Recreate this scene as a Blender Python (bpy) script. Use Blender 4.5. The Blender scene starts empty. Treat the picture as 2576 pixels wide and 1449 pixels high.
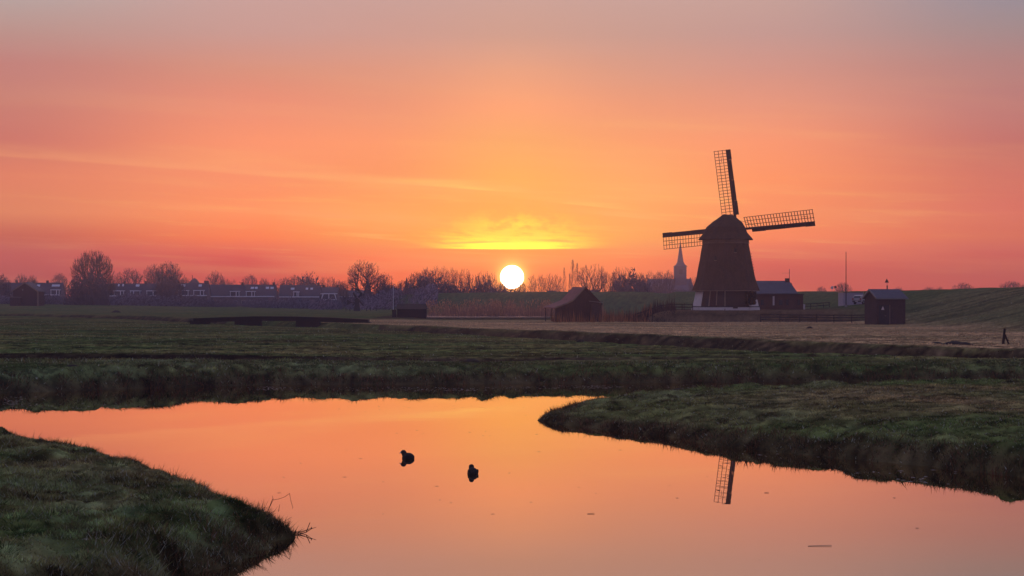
import bpy, bmesh, math, random
import numpy as np
from mathutils import Vector, Matrix
R = math.radians
random.seed(7)
rng = np.random.default_rng(11)
S = bpy.context.scene
C = S.collection

# ------------------------------------------------------------------ camera
# metres: water level is z=0, the view runs along +Y; FP is the focal length in units of 1/2575 of the frame width
FP, HC, HZ, CX = 5000.0, 4.35, 752.0, 1287.5
cam_d = bpy.data.cameras.new('camera')
cam = bpy.data.objects.new('camera', cam_d); C.objects.link(cam)
cam.location = (0, 0, HC); cam.rotation_euler = (R(90), 0, 0)
cam_d.sensor_width = 36; cam_d.lens = 36 * FP / 2575.0
cam_d.shift_y = (HZ - 724.5) / 2575.0
cam_d.clip_start = 0.5; cam_d.clip_end = 9000
S.camera = cam
S.render.resolution_x = 1024; S.render.resolution_y = 576

# ------------------------------------------------------------------ sky
SUN_EL = (HZ - 697.0) / FP           # radians above the horizon
world = bpy.data.worlds.new('World'); S.world = world; world.use_nodes = True
nt = world.node_tree; N = nt.nodes; L = nt.links
for n in list(N): N.remove(n)
def srgb(r, g, b):
    f = lambda c: (c/255/12.92) if c/255 <= .04045 else ((c/255+.055)/1.055)**2.4
    return (f(r), f(g), f(b), 1)
def nd(t, **kw):
    n = N.new(t)
    for k, v in kw.items(): setattr(n, k, v)
    return n
def val(x):
    return x
def mth(op, a, b=None, c=None, clamp=False):
    n = N.new('ShaderNodeMath'); n.operation = op; n.use_clamp = clamp
    for i, v in enumerate((a, b, c)):
        if v is None: continue
        if isinstance(v, (int, float)): n.inputs[i].default_value = v
        else: L.new(v, n.inputs[i])
    return n.outputs[0]
def smooth(x, e0, e1):
    n = N.new('ShaderNodeMapRange'); n.interpolation_type = 'SMOOTHSTEP'
    n.inputs['From Min'].default_value = e0; n.inputs['From Max'].default_value = e1
    n.inputs['To Min'].default_value = 0; n.inputs['To Max'].default_value = 1
    L.new(x, n.inputs['Value']); return n.outputs[0]
def lin(x, e0, e1):
    n = N.new('ShaderNodeMapRange'); n.clamp = True
    n.inputs['From Min'].default_value = e0; n.inputs['From Max'].default_value = e1
    L.new(x, n.inputs['Value']); return n.outputs[0]
def mixc(f, a, b, mode='MIX'):
    n = N.new('ShaderNodeMix'); n.data_type = 'RGBA'; n.blend_type = mode; n.clamp_factor = True
    if isinstance(f, (int, float)): n.inputs[0].default_value = f
    else: L.new(f, n.inputs[0])
    for i, v in ((6, a), (7, b)):
        if isinstance(v, tuple): n.inputs[i].default_value = v
        else: L.new(v, n.inputs[i])
    return n.outputs[2]
tc = nd('ShaderNodeTexCoord'); sep = nd('ShaderNodeSeparateXYZ'); L.new(tc.outputs['Generated'], sep.inputs[0])
dx, dy, dz = sep.outputs
el = mth('MULTIPLY', mth('ARCSINE', dz), 57.29578)                 # elevation, degrees
az = mth('MULTIPLY', mth('ARCTAN2', dx, dy), 57.29578)             # azimuth from +Y, degrees
el_up = mth('ABSOLUTE', el)
def ramp(stops):
    n = N.new('ShaderNodeValToRGB'); cr = n.color_ramp
    f = mth('POWER', mth('DIVIDE', el_up, 90.0), 0.5)
    L.new(f, n.inputs[0])
    st = [((e/90.0)**.5, srgb(*c)) for e, c in stops]
    cr.elements[0].position = st[0][0]; cr.elements[0].color = st[0][1]
    cr.elements[1].position = st[-1][0]; cr.elements[1].color = st[-1][1]
    for p, c in st[1:-1]:
        e = cr.elements.new(p); e.color = c
    return n.outputs[0]
def E(yd): return (HZ - yd) / FP * 57.29578
HIGH = [(13, (182, 158, 172)), (22, (158, 152, 180)), (40, (130, 140, 178)), (90, (98, 120, 168))]
YS_ = (690, 650, 600, 540, 450, 360, 270, 180, 90, 10)
TAB = {}
# TABLE-BEGIN
TAB[-14.3] = ((162.7, 51.5, 47.2), (174.1, 54.1, 47.2), (184.4, 70.0, 48.3), (219.2, 124.9, 83.5), (220.8, 120.9, 91.3), (197.8, 108.2, 98.2), (194.6, 119.4, 109.0), (188.1, 122.2, 117.0), (179.6, 142.7, 136.3), (177.2, 161.2, 159.0))
TAB[-7.4] = ((187.5, 29.9, 15.6), (206.5, 29.9, 15.6), (249.7, 110.0, 35.6), (255.0, 140.1, 79.3), (246.7, 138.7, 95.6), (247.7, 143.3, 102.3), (231.5, 135.3, 108.7), (209.7, 137.6, 118.6), (194.9, 149.7, 142.7), (194.8, 155.3, 150.3))
TAB[-3.6] = ((245.2, 95.9, 15.6), (253.6, 108.7, 15.6), (251.0, 149.1, 46.9), (253.1, 163.7, 77.7), (245.0, 145.9, 88.2), (247.8, 148.0, 100.7), (230.8, 144.0, 111.4), (216.1, 145.2, 121.1), (197.7, 149.3, 139.0), (194.5, 154.9, 148.1))
TAB[0.0] = ((252.4, 119.9, 15.6), (252.4, 150.2, 15.6), (251.8, 163.3, 15.6), (251.2, 171.4, 66.6), (251.2, 175.5, 82.7), (244.4, 165.8, 96.7), (250.1, 160.7, 112.0), (228.9, 157.2, 123.7), (200.5, 153.3, 137.7), (197.8, 157.1, 146.3))
TAB[3.6] = ((244.6, 114.8, 42.3), (253.0, 125.2, 42.3), (249.9, 162.5, 63.5), (249.9, 166.9, 83.6), (248.5, 166.2, 95.9), (245.7, 155.1, 103.4), (231.6, 149.5, 114.7), (211.2, 148.1, 126.5), (193.5, 150.7, 140.1), (191.9, 155.5, 147.9))
TAB[7.1] = ((193.1, 63.2, 41.2), (211.2, 63.2, 41.2), (248.9, 126.0, 66.5), (248.4, 139.4, 83.3), (250.1, 143.2, 90.9), (246.2, 145.8, 105.2), (226.2, 144.0, 117.6), (204.7, 142.5, 129.4), (188.3, 147.6, 142.2), (191.1, 155.2, 148.2))
TAB[14.3] = ((175.2, 57.1, 43.4), (188.9, 57.1, 43.4), (209.1, 95.4, 63.0), (212.7, 100.1, 83.8), (204.1, 106.0, 92.6), (186.7, 103.0, 99.8), (181.0, 114.7, 112.9), (171.6, 123.1, 121.4), (154.4, 133.4, 136.1), (142.9, 137.0, 148.5))
# TABLE-END
RMP = {a: ramp([(0, t_[0])] + [(E(y), c) for y, c in zip(YS_, t_)] + HIGH) for a, t_ in TAB.items()}
back = ramp([(0, (110, 98, 124)), (6, (140, 116, 142)), (14, (146, 132, 162)), (30, (128, 134, 172)), (90, (98, 120, 168))])
AK = sorted(TAB)
col = RMP[AK[0]]
for a0_, a1_ in zip(AK[:-1], AK[1:]):
    col = mixc(smooth(az, a0_-.5, a1_+.5), col, RMP[a1_])
aaz = mth('ABSOLUTE', az)
col = mixc(smooth(aaz, 20, 120), col, back)
# thin cirrus: noise stretched along the horizon, streaks falling slightly to the right
def streak(sx, sy, slope, scale, detail, seed, lo, hi, rough=.55):
    cb = nd('ShaderNodeCombineXYZ')
    L.new(mth('MULTIPLY', az, sx), cb.inputs[0])
    L.new(mth('MULTIPLY', mth('ADD', el, mth('MULTIPLY', az, slope)), sy), cb.inputs[1]); cb.inputs[2].default_value = seed
    no = nd('ShaderNodeTexNoise'); no.inputs['Scale'].default_value = scale; no.inputs['Detail'].default_value = detail; no.inputs['Roughness'].default_value = rough
    L.new(cb.outputs[0], no.inputs['Vector'])
    return smooth(no.outputs[0], lo, hi)
fade_hi = mth('SUBTRACT', 1.0, smooth(el, 3.4, 7.5)); near_c = mth('SUBTRACT', 1.0, smooth(aaz, 4, 17))
s1 = streak(.10, 1.5, .050, 1.0, 5, 3.1, .47, .72)
s2 = streak(.22, 4.2, .040, 1.0, 6, 9.3, .52, .76, .62)
w1 = mth('MULTIPLY', mth('MULTIPLY', s1, fade_hi), mth('ADD', mth('MULTIPLY', near_c, .75), .25))
col = mixc(mth('MULTIPLY', w1, .20), col, srgb(255, 196, 112))
w2 = mth('MULTIPLY', mth('MULTIPLY', mth('MULTIPLY', s2, near_c), mth('SUBTRACT', 1.0, smooth(el, 2.2, 4.6))), smooth(el, .9, 1.5))
col = mixc(mth('MULTIPLY', w2, .42), col, srgb(255, 206, 104))
# high soft lilac veil
s3 = streak(.07, .45, .03, 1.0, 4, 21.0, .42, .70)
col = mixc(mth('MULTIPLY', mth('MULTIPLY', s3, smooth(el, 3.5, 8)), .10), col, srgb(214, 176, 172))
# a long thin streak from the far left falling to the middle
def bell(x, c, w):
    return mth('EXPONENT', mth('MULTIPLY', mth('POWER', mth('DIVIDE', mth('SUBTRACT', x, c), w), 2.0), -1.0))
def line_streak(a0, e0, a1, e1, wid, amt, colr):
    global col
    sl = (e1-e0)/(a1-a0)
    off = mth('SUBTRACT', el, mth('ADD', mth('MULTIPLY', mth('SUBTRACT', az, a0), sl), e0))
    up = smooth(off, -wid*.25, wid*.15); dn = mth('SUBTRACT', 1.0, smooth(off, 0, wid*2.2))
    along = mth('MULTIPLY', smooth(az, a0-.8, a0+2.2), mth('SUBTRACT', 1.0, smooth(az, a1-1.6, a1+.5)))
    brk = streak(.5, 3.0, -sl, 1.0, 4, a0, .30, .66)
    f = mth('MULTIPLY', mth('MULTIPLY', mth('MULTIPLY', up, dn), along), mth('ADD', mth('MULTIPLY', brk, .7), .3))
    col = mixc(mth('MULTIPLY', f, amt), col, colr)
A = lambda xd: math.degrees(math.atan((xd - CX)/FP))
line_streak(A(-200), E(392), A(1400), E(489), .18, .24, srgb(255, 186, 118))
line_streak(A(940), E(458), A(1340), E(487), .12, .65, srgb(255, 206, 104))
line_streak(A(1280), E(497), A(1620), E(533), .10, .45, srgb(255, 204, 108))
line_streak(A(1380), E(530), A(1760), E(562), .11, .35, srgb(255, 190, 106))
line_streak(A(300), E(520), A(1050), E(560), .16, .30, srgb(255, 160, 98))
# bright yellow bank above the sun with a sharp lower rim
rim = mth('ADD', E(628), mth('MULTIPLY', mth('POWER', mth('MULTIPLY', az, .22), 2.0), .05))
off = mth('SUBTRACT', el, rim)
body = mth('MULTIPLY', smooth(off, 0, .045), mth('SUBTRACT', 1.0, smooth(off, .16, .66)))
wide = bell(az, .0, 1.45)
tex = streak(1.1, 9.0, .05, 1.0, 5, 5.0, .30, .64, .6)
yb = mth('MULTIPLY', mth('MULTIPLY', body, wide), mth('ADD', mth('MULTIPLY', tex, .9), .18))
col = mixc(mth('MULTIPLY', yb, 1.7, None, True), col, (1.7, 1.42, .0, 1))
# lower core, whiter yellow
core = mth('MULTIPLY', mth('MULTIPLY', smooth(off, 0, .03), mth('SUBTRACT', 1.0, smooth(off, .12, .34))), bell(az, -.02, 1.25))
col = mixc(mth('MULTIPLY', core, .95), col, (2.3, 2.1, .02, 1))
# grey-orange slivers across it
sl1 = mth('MULTIPLY', bell(mth('ADD', el, mth('MULTIPLY', az, -.03)), E(607), .028), bell(az, -1.1, .95))
sl2 = mth('MULTIPLY', bell(mth('ADD', el, mth('MULTIPLY', az, .035)), E(602), .030), bell(az, 1.25, .7))
col = mixc(mth('MULTIPLY', mth('MAXIMUM', sl1, sl2), .85), col, srgb(226, 150, 72))
puff = mth('MULTIPLY', mth('MULTIPLY', bell(el, E(575), .34), bell(az, .1, 1.3)), streak(1.4, 2.6, .02, 1.0, 4, 14.0, .38, .62))
col = mixc(mth('MULTIPLY', puff, .95), col, (1.3, .92, .05, 1))
yw = mth('MULTIPLY', mth('MULTIPLY', bell(el, E(594), .44), bell(az, .1, 1.9)), mth('ADD', mth('MULTIPLY', tex, .6), .5))
col = mixc(mth('MULTIPLY', mth('MULTIPLY', yw, smooth(off, -.02, .05)), .75, None, True), col, (1.18, .74, .06, 1))
# sun disc and the glow hugging it
sdir = (0.0, math.cos(SUN_EL), math.sin(SUN_EL))
dotn = nd('ShaderNodeVectorMath', operation='DOT_PRODUCT'); L.new(tc.outputs['Generated'], dotn.inputs[0]); dotn.inputs[1].default_value = sdir
sq = mth('MULTIPLY', mth('SUBTRACT', 1.0, dotn.outputs['Value']), 2.0)
ang = mth('MULTIPLY', mth('SQRT', mth('MAXIMUM', sq, 0.0)), 57.29578)     # degrees from the sun
glow = mth('MULTIPLY', mth('EXPONENT', mth('MULTIPLY', mth('SUBTRACT', ang, .33), -8.0)), 1.1)
glow2 = mth('MULTIPLY', mth('EXPONENT', mth('MULTIPLY', ang, -1.1)), .28)
add = nd('ShaderNodeMix', data_type='RGBA', blend_type='ADD'); add.inputs[0].default_value = 1
g1 = nd('ShaderNodeVectorMath', operation='SCALE'); g1.inputs[0].default_value = (1.0, .62, .12); L.new(mth('MINIMUM', glow, 1.2), g1.inputs['Scale'])
g2 = nd('ShaderNodeVectorMath', operation='SCALE'); g2.inputs[0].default_value = (.9, .22, .02); L.new(glow2, g2.inputs['Scale'])
gs = nd('ShaderNodeVectorMath', operation='ADD'); L.new(g1.outputs[0], gs.inputs[0]); L.new(g2.outputs[0], gs.inputs[1])
L.new(col, add.inputs[6]); L.new(gs.outputs[0], add.inputs[7])
disc = mth('SUBTRACT', 1.0, smooth(ang, .300, .352))
dsc = nd('ShaderNodeVectorMath', operation='SCALE'); dsc.inputs[0].default_value = (14, 12.5, 9.5); L.new(disc, dsc.inputs['Scale'])
add2 = nd('ShaderNodeMix', data_type='RGBA', blend_type='ADD'); add2.inputs[0].default_value = 1
L.new(add.outputs[2], add2.inputs[6]); L.new(dsc.outputs[0], add2.inputs[7])
bg = nd('ShaderNodeBackground'); L.new(add2.outputs[2], bg.inputs[0]); bg.inputs[1].default_value = 1.0
# the clear air above: physical sky, weak at this hour
nish = nd('ShaderNodeTexSky'); nish.sky_type = 'NISHITA'; nish.sun_disc = False
nish.sun_elevation = SUN_EL; nish.sun_rotation = 0.0; nish.altitude = 0; nish.air_density = 1.0; nish.dust_density = 1.0; nish.ozone_density = 1.5
bg2 = nd('ShaderNodeBackground'); L.new(nish.outputs[0], bg2.inputs[0]); bg2.inputs[1].default_value = 0.012
ad = nd('ShaderNodeAddShader'); L.new(bg.outputs[0], ad.inputs[0]); L.new(bg2.outputs[0], ad.inputs[1])
out = nd('ShaderNodeOutputWorld'); L.new(ad.outputs[0], out.inputs['Surface'])
world.cycles.sampling_method = 'MANUAL'; world.cycles.sample_map_resolution = 1024

# ------------------------------------------------------------------ sun lamp, exposure
sun_d = bpy.data.lights.new('sun', 'SUN'); sun_d.energy = 2.2; sun_d.angle = R(.6); sun_d.color = (1.0, .36, .14)
sun = bpy.data.objects.new('sun', sun_d); C.objects.link(sun)
sun.rotation_euler = Vector(sdir).to_track_quat('Z', 'Y').to_euler(); sun.location = (0, 100, 60)
S.view_settings.view_transform = 'Standard'; S.view_settings.look = 'None'
S.view_settings.exposure = 0.0; S.view_settings.gamma = 1.0; S.view_settings.use_curve_mapping = False
S.cycles.use_denoising = True
S.cycles.volume_bounces = 1; S.cycles.max_bounces = 6
S.cycles.sample_clamp_indirect = 4.0

# ------------------------------------------------------------------ helpers
def wx(xd, Y): return (xd - CX) / FP * Y
def P(xd, yd, z=0.0):
    Y = FP * (HC - z) / (yd - HZ); return (wx(xd, Y), Y)
def zat(yd, Y): return HC + (HZ - yd) / FP * Y
def tag(o, label=None, cat=None, group=None, kind=None):
    if label: o['label'] = label
    if cat: o['category'] = cat
    if group: o['group'] = group
    if kind: o['kind'] = kind
    return o
def empty(name, loc, rz=0.0, label=None, cat=None, group=None):
    o = bpy.data.objects.new(name, None); C.objects.link(o)
    o.location = loc; o.rotation_euler = (0, 0, rz); o.empty_display_size = .3
    return tag(o, label, cat, group)
def mobj(name, verts, faces, m, parent=None, smooth_=False):
    me = bpy.data.meshes.new(name)
    me.from_pydata([tuple(v) for v in verts], [], faces); me.update()
    if smooth_: me.polygons.foreach_set('use_smooth', [True]*len(me.polygons))
    if m: me.materials.append(m)
    o = bpy.data.objects.new(name, me); C.objects.link(o)
    if parent: o.parent = parent
    return o
def npmesh(name, verts, tris, m, col=None, parent=None, sm=False, quads=False):
    k = 4 if quads else 3
    me = bpy.data.meshes.new(name)
    me.vertices.add(len(verts)); me.vertices.foreach_set('co', verts.astype(np.float32).ravel())
    me.loops.add(tris.size); me.loops.foreach_set('vertex_index', tris.astype(np.int32).ravel())
    n = tris.size // k
    me.polygons.add(n); me.polygons.foreach_set('loop_start', np.arange(0, n*k, k, dtype=np.int32))
    me.polygons.foreach_set('loop_total', np.full(n, k, dtype=np.int32))
    if sm: me.polygons.foreach_set('use_smooth', np.ones(n, dtype=bool))
    me.update(calc_edges=True)
    if col is not None:
        a = me.color_attributes.new('tint', 'FLOAT_COLOR', 'POINT')
        c4 = np.ones((len(verts), 4), np.float32); c4[:, :3] = col
        a.data.foreach_set('color', c4.ravel())
    me.materials.append(m)
    o = bpy.data.objects.new(name, me); C.objects.link(o)
    if parent: o.parent = parent
    return o
class MB:
    def __init__(s): s.v = []; s.f = []
    def add(s, vs, fs):
        b = len(s.v); s.v += [tuple(v) for v in vs]; s.f += [tuple(b+i for i in f) for f in fs]; return s
    def box(s, x0, x1, y0, y1, z0, z1):
        return s.add([(x0,y0,z0),(x1,y0,z0),(x1,y1,z0),(x0,y1,z0),(x0,y0,z1),(x1,y0,z1),(x1,y1,z1),(x0,y1,z1)],
                     [(0,3,2,1),(4,5,6,7),(0,1,5,4),(1,2,6,5),(2,3,7,6),(3,0,4,7)])
    def tube(s, p0, p1, r0, r1=None, n=6, cap=True):
        p0 = Vector(p0); p1 = Vector(p1); r1 = r0 if r1 is None else r1
        d = (p1-p0).normalized(); a = d.orthogonal().normalized(); b = d.cross(a)
        vs = [p0 + (a*math.cos(t)+b*math.sin(t))*r0 for t in [2*math.pi*i/n for i in range(n)]]
        vs += [p1 + (a*math.cos(t)+b*math.sin(t))*r1 for t in [2*math.pi*i/n for i in range(n)]]
        fs = [(i, (i+1)%n, n+(i+1)%n, n+i) for i in range(n)]
        if cap: fs += [tuple(range(n-1, -1, -1)), tuple(range(n, 2*n))]
        return s.add(vs, fs)
    def bar(s, p0, p1, w, h):
        p0 = Vector(p0); p1 = Vector(p1); d = (p1-p0).normalized()
        up = Vector((0,0,1)) if abs(d.z) < .95 else Vector((1,0,0))
        a = d.cross(up).normalized(); b = a.cross(d).normalized()
        vs = []
        for p in (p0, p1):
            for (i, j) in ((-1,-1),(1,-1),(1,1),(-1,1)): vs.append(p + a*i*w/2 + b*j*h/2)
        return s.add(vs, [(3,2,1,0),(4,5,6,7),(0,1,5,4),(1,2,6,5),(2,3,7,6),(3,0,4,7)])
    def prism(s, poly, y0, y1):           # poly in x,z extruded along y
        n = len(poly)
        vs = [(x, y0, z) for x, z in poly] + [(x, y1, z) for x, z in poly]
        return s.add(vs, [tuple(range(n)), tuple(range(2*n-1, n-1, -1))] + [(i+n, (i+1)%n+n, (i+1)%n, i) for i in range(n)])
    def rings(s, rs, cap=True):
        n = len(rs[0]); b = len(s.v)
        for r in rs: s.v += [tuple(v) for v in r]
        for k in range(len(rs)-1):
            for i in range(n): s.f.append((b+k*n+i, b+k*n+(i+1)%n, b+(k+1)*n+(i+1)%n, b+(k+1)*n+i))
        if cap:
            s.f.append(tuple(b+i for i in range(n-1, -1, -1))); s.f.append(tuple(b+(len(rs)-1)*n+i for i in range(n)))
        return s
    def build(s, name, m, parent=None, sm=False, bevel=0):
        o = mobj(name, s.v, s.f, m, parent, sm)
        if bevel:
            md = o.modifiers.new('bevel', 'BEVEL'); md.width = bevel; md.segments = 1
        return o
# materials
def mat(name, base, rough=.85, var=.35, scale=3.0, bump=.3, bscale=None, second=None, spec=.3, metal=0.0, stretch=(1,1,1), tint=False, trans=0.0):
    m = bpy.data.materials.new(name); m.use_nodes = True
    t = m.node_tree; n = t.nodes; l = t.links; b = n['Principled BSDF']
    b.inputs['Roughness'].default_value = rough; b.inputs['Metallic'].default_value = metal
    b.inputs['Specular IOR Level'].default_value = spec
    tcn = n.new('ShaderNodeTexCoord'); mp = n.new('ShaderNodeMapping'); mp.inputs['Scale'].default_value = stretch
    l.new(tcn.outputs['Object'], mp.inputs[0])
    no = n.new('ShaderNodeTexNoise'); no.inputs['Scale'].default_value = scale; no.inputs['Detail'].default_value = 6; no.inputs['Roughness'].default_value = .65
    l.new(mp.outputs[0], no.inputs['Vector'])
    no2 = n.new('ShaderNodeTexNoise'); no2.inputs['Scale'].default_value = scale*.21; no2.inputs['Detail'].default_value = 3
    l.new(mp.outputs[0], no2.inputs['Vector'])
    mx = n.new('ShaderNodeMix'); mx.data_type = 'RGBA'
    sec = second or tuple(c*(1-var) for c in base)
    mx.inputs[6].default_value = (*sec, 1); mx.inputs[7].default_value = (*[c*(1+var*.6) for c in base], 1)
    rp = n.new('ShaderNodeMapRange'); rp.inputs['From Min'].default_value = .32; rp.inputs['From Max'].default_value = .68
    av = n.new('ShaderNodeMath'); av.operation = 'MULTIPLY_ADD'; av.inputs[1].default_value = .6
    av2 = n.new('ShaderNodeMath'); av2.operation = 'MULTIPLY'; av2.inputs[1].default_value = .4
    l.new(no2.outputs[0], av2.inputs[0]); l.new(no.outputs[0], av.inputs[0]); l.new(av2.outputs[0], av.inputs[2])
    l.new(av.outputs[0], rp.inputs['Value']); l.new(rp.outputs[0], mx.inputs[0])
    src = mx.outputs[2]
    if tint:
        at = n.new('ShaderNodeAttribute'); at.attribute_name = 'tint'
        mm = n.new('ShaderNodeMix'); mm.data_type = 'RGBA'; mm.blend_type = 'MULTIPLY'; mm.inputs[0].default_value = 1
        l.new(at.outputs['Color'], mm.inputs[6]); l.new(src, mm.inputs[7]); src = mm.outputs[2]
    l.new(src, b.inputs['Base Color'])
    if bump:
        bp = n.new('ShaderNodeBump'); bp.inputs['Strength'].default_value = bump; bp.inputs['Distance'].default_value = .05
        nb = n.new('ShaderNodeTexNoise'); nb.inputs['Scale'].default_value = bscale or scale*2; nb.inputs['Detail'].default_value = 5
        l.new(mp.outputs[0], nb.inputs['Vector']); l.new(nb.outputs[0], bp.inputs['Height']); l.new(bp.outputs[0], b.inputs['Normal'])
    if trans:
        tr = n.new('ShaderNodeBsdfTranslucent'); l.new(src, tr.inputs[0])
        ms = n.new('ShaderNodeMixShader'); ms.inputs[0].default_value = trans
        l.new(b.outputs[0], ms.inputs[1]); l.new(tr.outputs[0], ms.inputs[2]); l.new(ms.outputs[0], n['Material Output'].inputs[0])
    return m
M = {}
M['ground'] = mat('meadow_turf', (1, 1, 1), 1.0, .42, 2.6, .9, 5.0, spec=0.0, tint=True)
M['blade'] = mat('grass_blade', (1, 1, 1), .9, .3, 5.0, 0, spec=.04, tint=True, trans=.35)
M['bark'] = mat('bark', (.055, .040, .032), .9, .4, 2.0, 0)
M['twig'] = mat('twig_bark', (.10, .068, .060), .9, .35, 1.0, 0)
M['ever'] = mat('hazed_evergreen_twigs', (.12, .092, .108), .9, .4, 2.0, 0)  # lifted to a pale purple: distance haze put into the colour
M['thatch'] = mat('old_thatch', (.088, .048, .034), .95, .45, 5.0, .8, 16, stretch=(1, 1, .35), spec=.1)
M['thatch_cap'] = mat('cap_thatch', (.056, .033, .024), .95, .45, 4.0, .8, 14, stretch=(1, 1, .5), spec=.1)
M['tarred'] = mat('tarred_boards', (.055, .034, .030), .8, .35, 2.0, .5, 8, stretch=(.4, .4, 6))
M['white'] = mat('weathered_white_paint', (.58, .53, .54), .7, .18, 2.5, .2)
M['darktrim'] = mat('dark_trim', (.03, .02, .022), .7, .3)
M['palewood'] = mat('pale_wood', (.24, .17, .13), .8, .3, 3)
M['sail'] = mat('sail_wood', (.045, .024, .020), .8, .3, 3)
M['brick'] = mat('dark_brick', (.10, .050, .040), .9, .35, 6, .5, 20)
M['brick2'] = mat('shed_brick', (.062, .036, .034), .9, .4, 6, .5, 20)
M['slate'] = mat('slate_tiles', (.085, .075, .10), .6, .3, 4, .5, 12)
M['tile'] = mat('clay_tiles', (.050, .046, .066), .7, .35, 1.5, .3, 6)
M['wall'] = mat('house_wall', (.13, .11, .13), .85, .3, 1.2, .2)
M['frame'] = mat('window_frame_white', (.62, .64, .74), .6, .12, 2, 0)
M['glass'] = mat('window_glass', (.035, .040, .055), .12, .2, .5, 0, spec=.6)
M['church'] = mat('church_stone', (.085, .072, .095), .9, .25, 1, .2)
M['rust'] = mat('rusty_sheet_roof', (.26, .095, .075), .8, .4, 2, .3)
M['oldroof'] = mat('brown_shed_roof', (.060, .034, .026), .85, .35, 2, .4)
M['barn'] = mat('barn_boards', (.060, .028, .024), .85, .4, 2, .4, 8, stretch=(6, 6, .5))
M['concrete'] = mat('grey_lilac_render', (.32, .29, .37), .8, .12, 1.5, .1)
M['steel'] = mat('galvanised_steel', (.22, .21, .22), .5, .15, 4, 0, metal=.3)
M['black'] = mat('black_paint', (.012, .012, .014), .6, .3, 4, 0)
M['door'] = mat('dark_blue_door', (.022, .022, .030), .6, .2, 3, .1)
M['timber'] = mat('wet_timber', (.020, .015, .014), .9, .4, 2, .4)
M['reed'] = mat('dry_reed', (1, 1, 1), .8, .25, 2, 0, tint=True, trans=.55)
M['carpaint'] = mat('silver_car_paint', (.30, .28, .30), .3, .05, 1, 0, spec=.5)
M['tyre'] = mat('tyre_rubber', (.015, .015, .015), .9, .2, 4, 0)
M['red'] = mat('rear_light_red', (.35, .02, .02), .3, .1, 4, 0)
M['coot'] = mat('black_plumage', (.014, .012, .013), .75, .4, 20, .2)
M['bill'] = mat('pale_bill', (.60, .55, .52), .5, .1, 20, 0)
M['soil'] = mat('damp_soil', (.030, .022, .018), .95, .4, 6, .6)
M['palefleck'] = mat('floating_fleck', (.50, .42, .40), .5, .35, 8, 0)  # pale colour of the flat flecks near the banks
M['deadleaf'] = mat('dead_leaf', (.06, .03, .02), .7, .4, 8, 0)

# ------------------------------------------------------------------ numeric noise
def _hash(i, j, seed):
    h = (i.astype(np.int64)*374761393 + j.astype(np.int64)*668265263 + seed*974634777) & 0xffffffff
    h = ((h ^ (h >> 13)) * 1274126177) & 0xffffffff
    return ((h ^ (h >> 16)) & 0xffffff) / float(0xffffff)
def vnoise(x, y, seed=0):
    i = np.floor(x); j = np.floor(y); u = x-i; v = y-j
    u = u*u*(3-2*u); v = v*v*(3-2*v)
    a = _hash(i, j, seed); b = _hash(i+1, j, seed); c = _hash(i, j+1, seed); d = _hash(i+1, j+1, seed)
    return (a*(1-u)+b*u)*(1-v)+(c*(1-u)+d*u)*v - .5
def fbm(x, y, octv=4, seed=0):
    s = 0; a = 1.0
    for k in range(octv):
        s = s + a*vnoise(x*2**k + 17.3*k, y*2**k - 9.1*k, seed+k); a *= .52
    return s
def sstep(x, a, b):
    t = np.clip((x-a)/(b-a), 0, 1); return t*t*(3-2*t)
def dist_poly(x, y, pts, closed=False):
    d = np.full(x.shape, 1e9); n = len(pts)
    for k in range(n if closed else n-1):
        ax, ay = pts[k]; bx, by = pts[(k+1) % n]
        ux, uy = bx-ax, by-ay; L2 = ux*ux+uy*uy+1e-9
        t = np.clip(((x-ax)*ux+(y-ay)*uy)/L2, 0, 1)
        d = np.minimum(d, (x-ax-t*ux)**2 + (y-ay-t*uy)**2)
    return np.sqrt(d)
def inside(x, y, pts):
    r = np.zeros(x.shape, bool); n = len(pts)
    for k in range(n):
        ax, ay = pts[k]; bx, by = pts[(k+1) % n]
        if ay == by: continue
        c = (ay > y) != (by > y)
        r ^= c & (x < (bx-ax)*(y-ay)/(by-ay)+ax)
    return r

# ------------------------------------------------------------------ the lie of the land
far_shore = [P(-900, 1018)] + [P(a, b) for a, b in ((-300, 1000), (0, 990), (250, 981), (420, 976), (640, 969), (1000, 967), (1300, 966), (1600, 964), (2100, 960), (2575, 957), (3500, 951))]
pen_far = [(wx(a, Y), Y) for a, Y in ((3600, 94), (2575, 92.5), (2000, 88), (1700, 86), (1560, 83.8), (1440, 79.8), (1392, 76.0), (1362, 72.8))]
pen_near = [P(a, b) for a, b in ((1357, 1057), (1372, 1063), (1420, 1070), (1490, 1078), (1564, 1086), (1680, 1100), (1788, 1120), (2000, 1142), (2200, 1161), (2400, 1182), (2575, 1202), (3400, 1300))]
left_near = [(-60, 18), (-14, 20), (-9, 22.6), (-6.6, 26.0), P(420, 1480), P(500, 1448), P(575, 1424), P(648, 1400), P(705, 1376), P(735, 1348)]
left_far = [(wx(a, Y), Y) for a, Y in ((728, 37.6), (704, 38.4), (645, 40.4), (545, 43.5), (425, 47.6), (290, 51.6), (135, 55.8), (0, 61.0), (-400, 70), (-2600, 76))]
WATER = far_shore + pen_far + pen_near + [(60, 38), (60, 8), (-60, 8)] + left_near + left_far + [(-60, 84)]
DITCH2 = [(60, 112), (wx(2575, 127), 127), (wx(2160, 137), 137), (wx(1800, 158), 158), (wx(1475, 186), 186), (wx(1083, 226), 226), (wx(920, 246), 246), (wx(740, 262), 262), (wx(620, 285), 285), (wx(480, 322), 322), (wx(330, 360), 360), (wx(0, 430), 430), (wx(-600, 520), 520)]
GRIP = [(-60, 122), (wx(0, 119.5), 119.5), (wx(600, 118), 118), (wx(1100, 118.5), 118.5), (wx(1500, 121), 121), (wx(1900, 124), 124), (wx(2100, 127), 127)]
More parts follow.
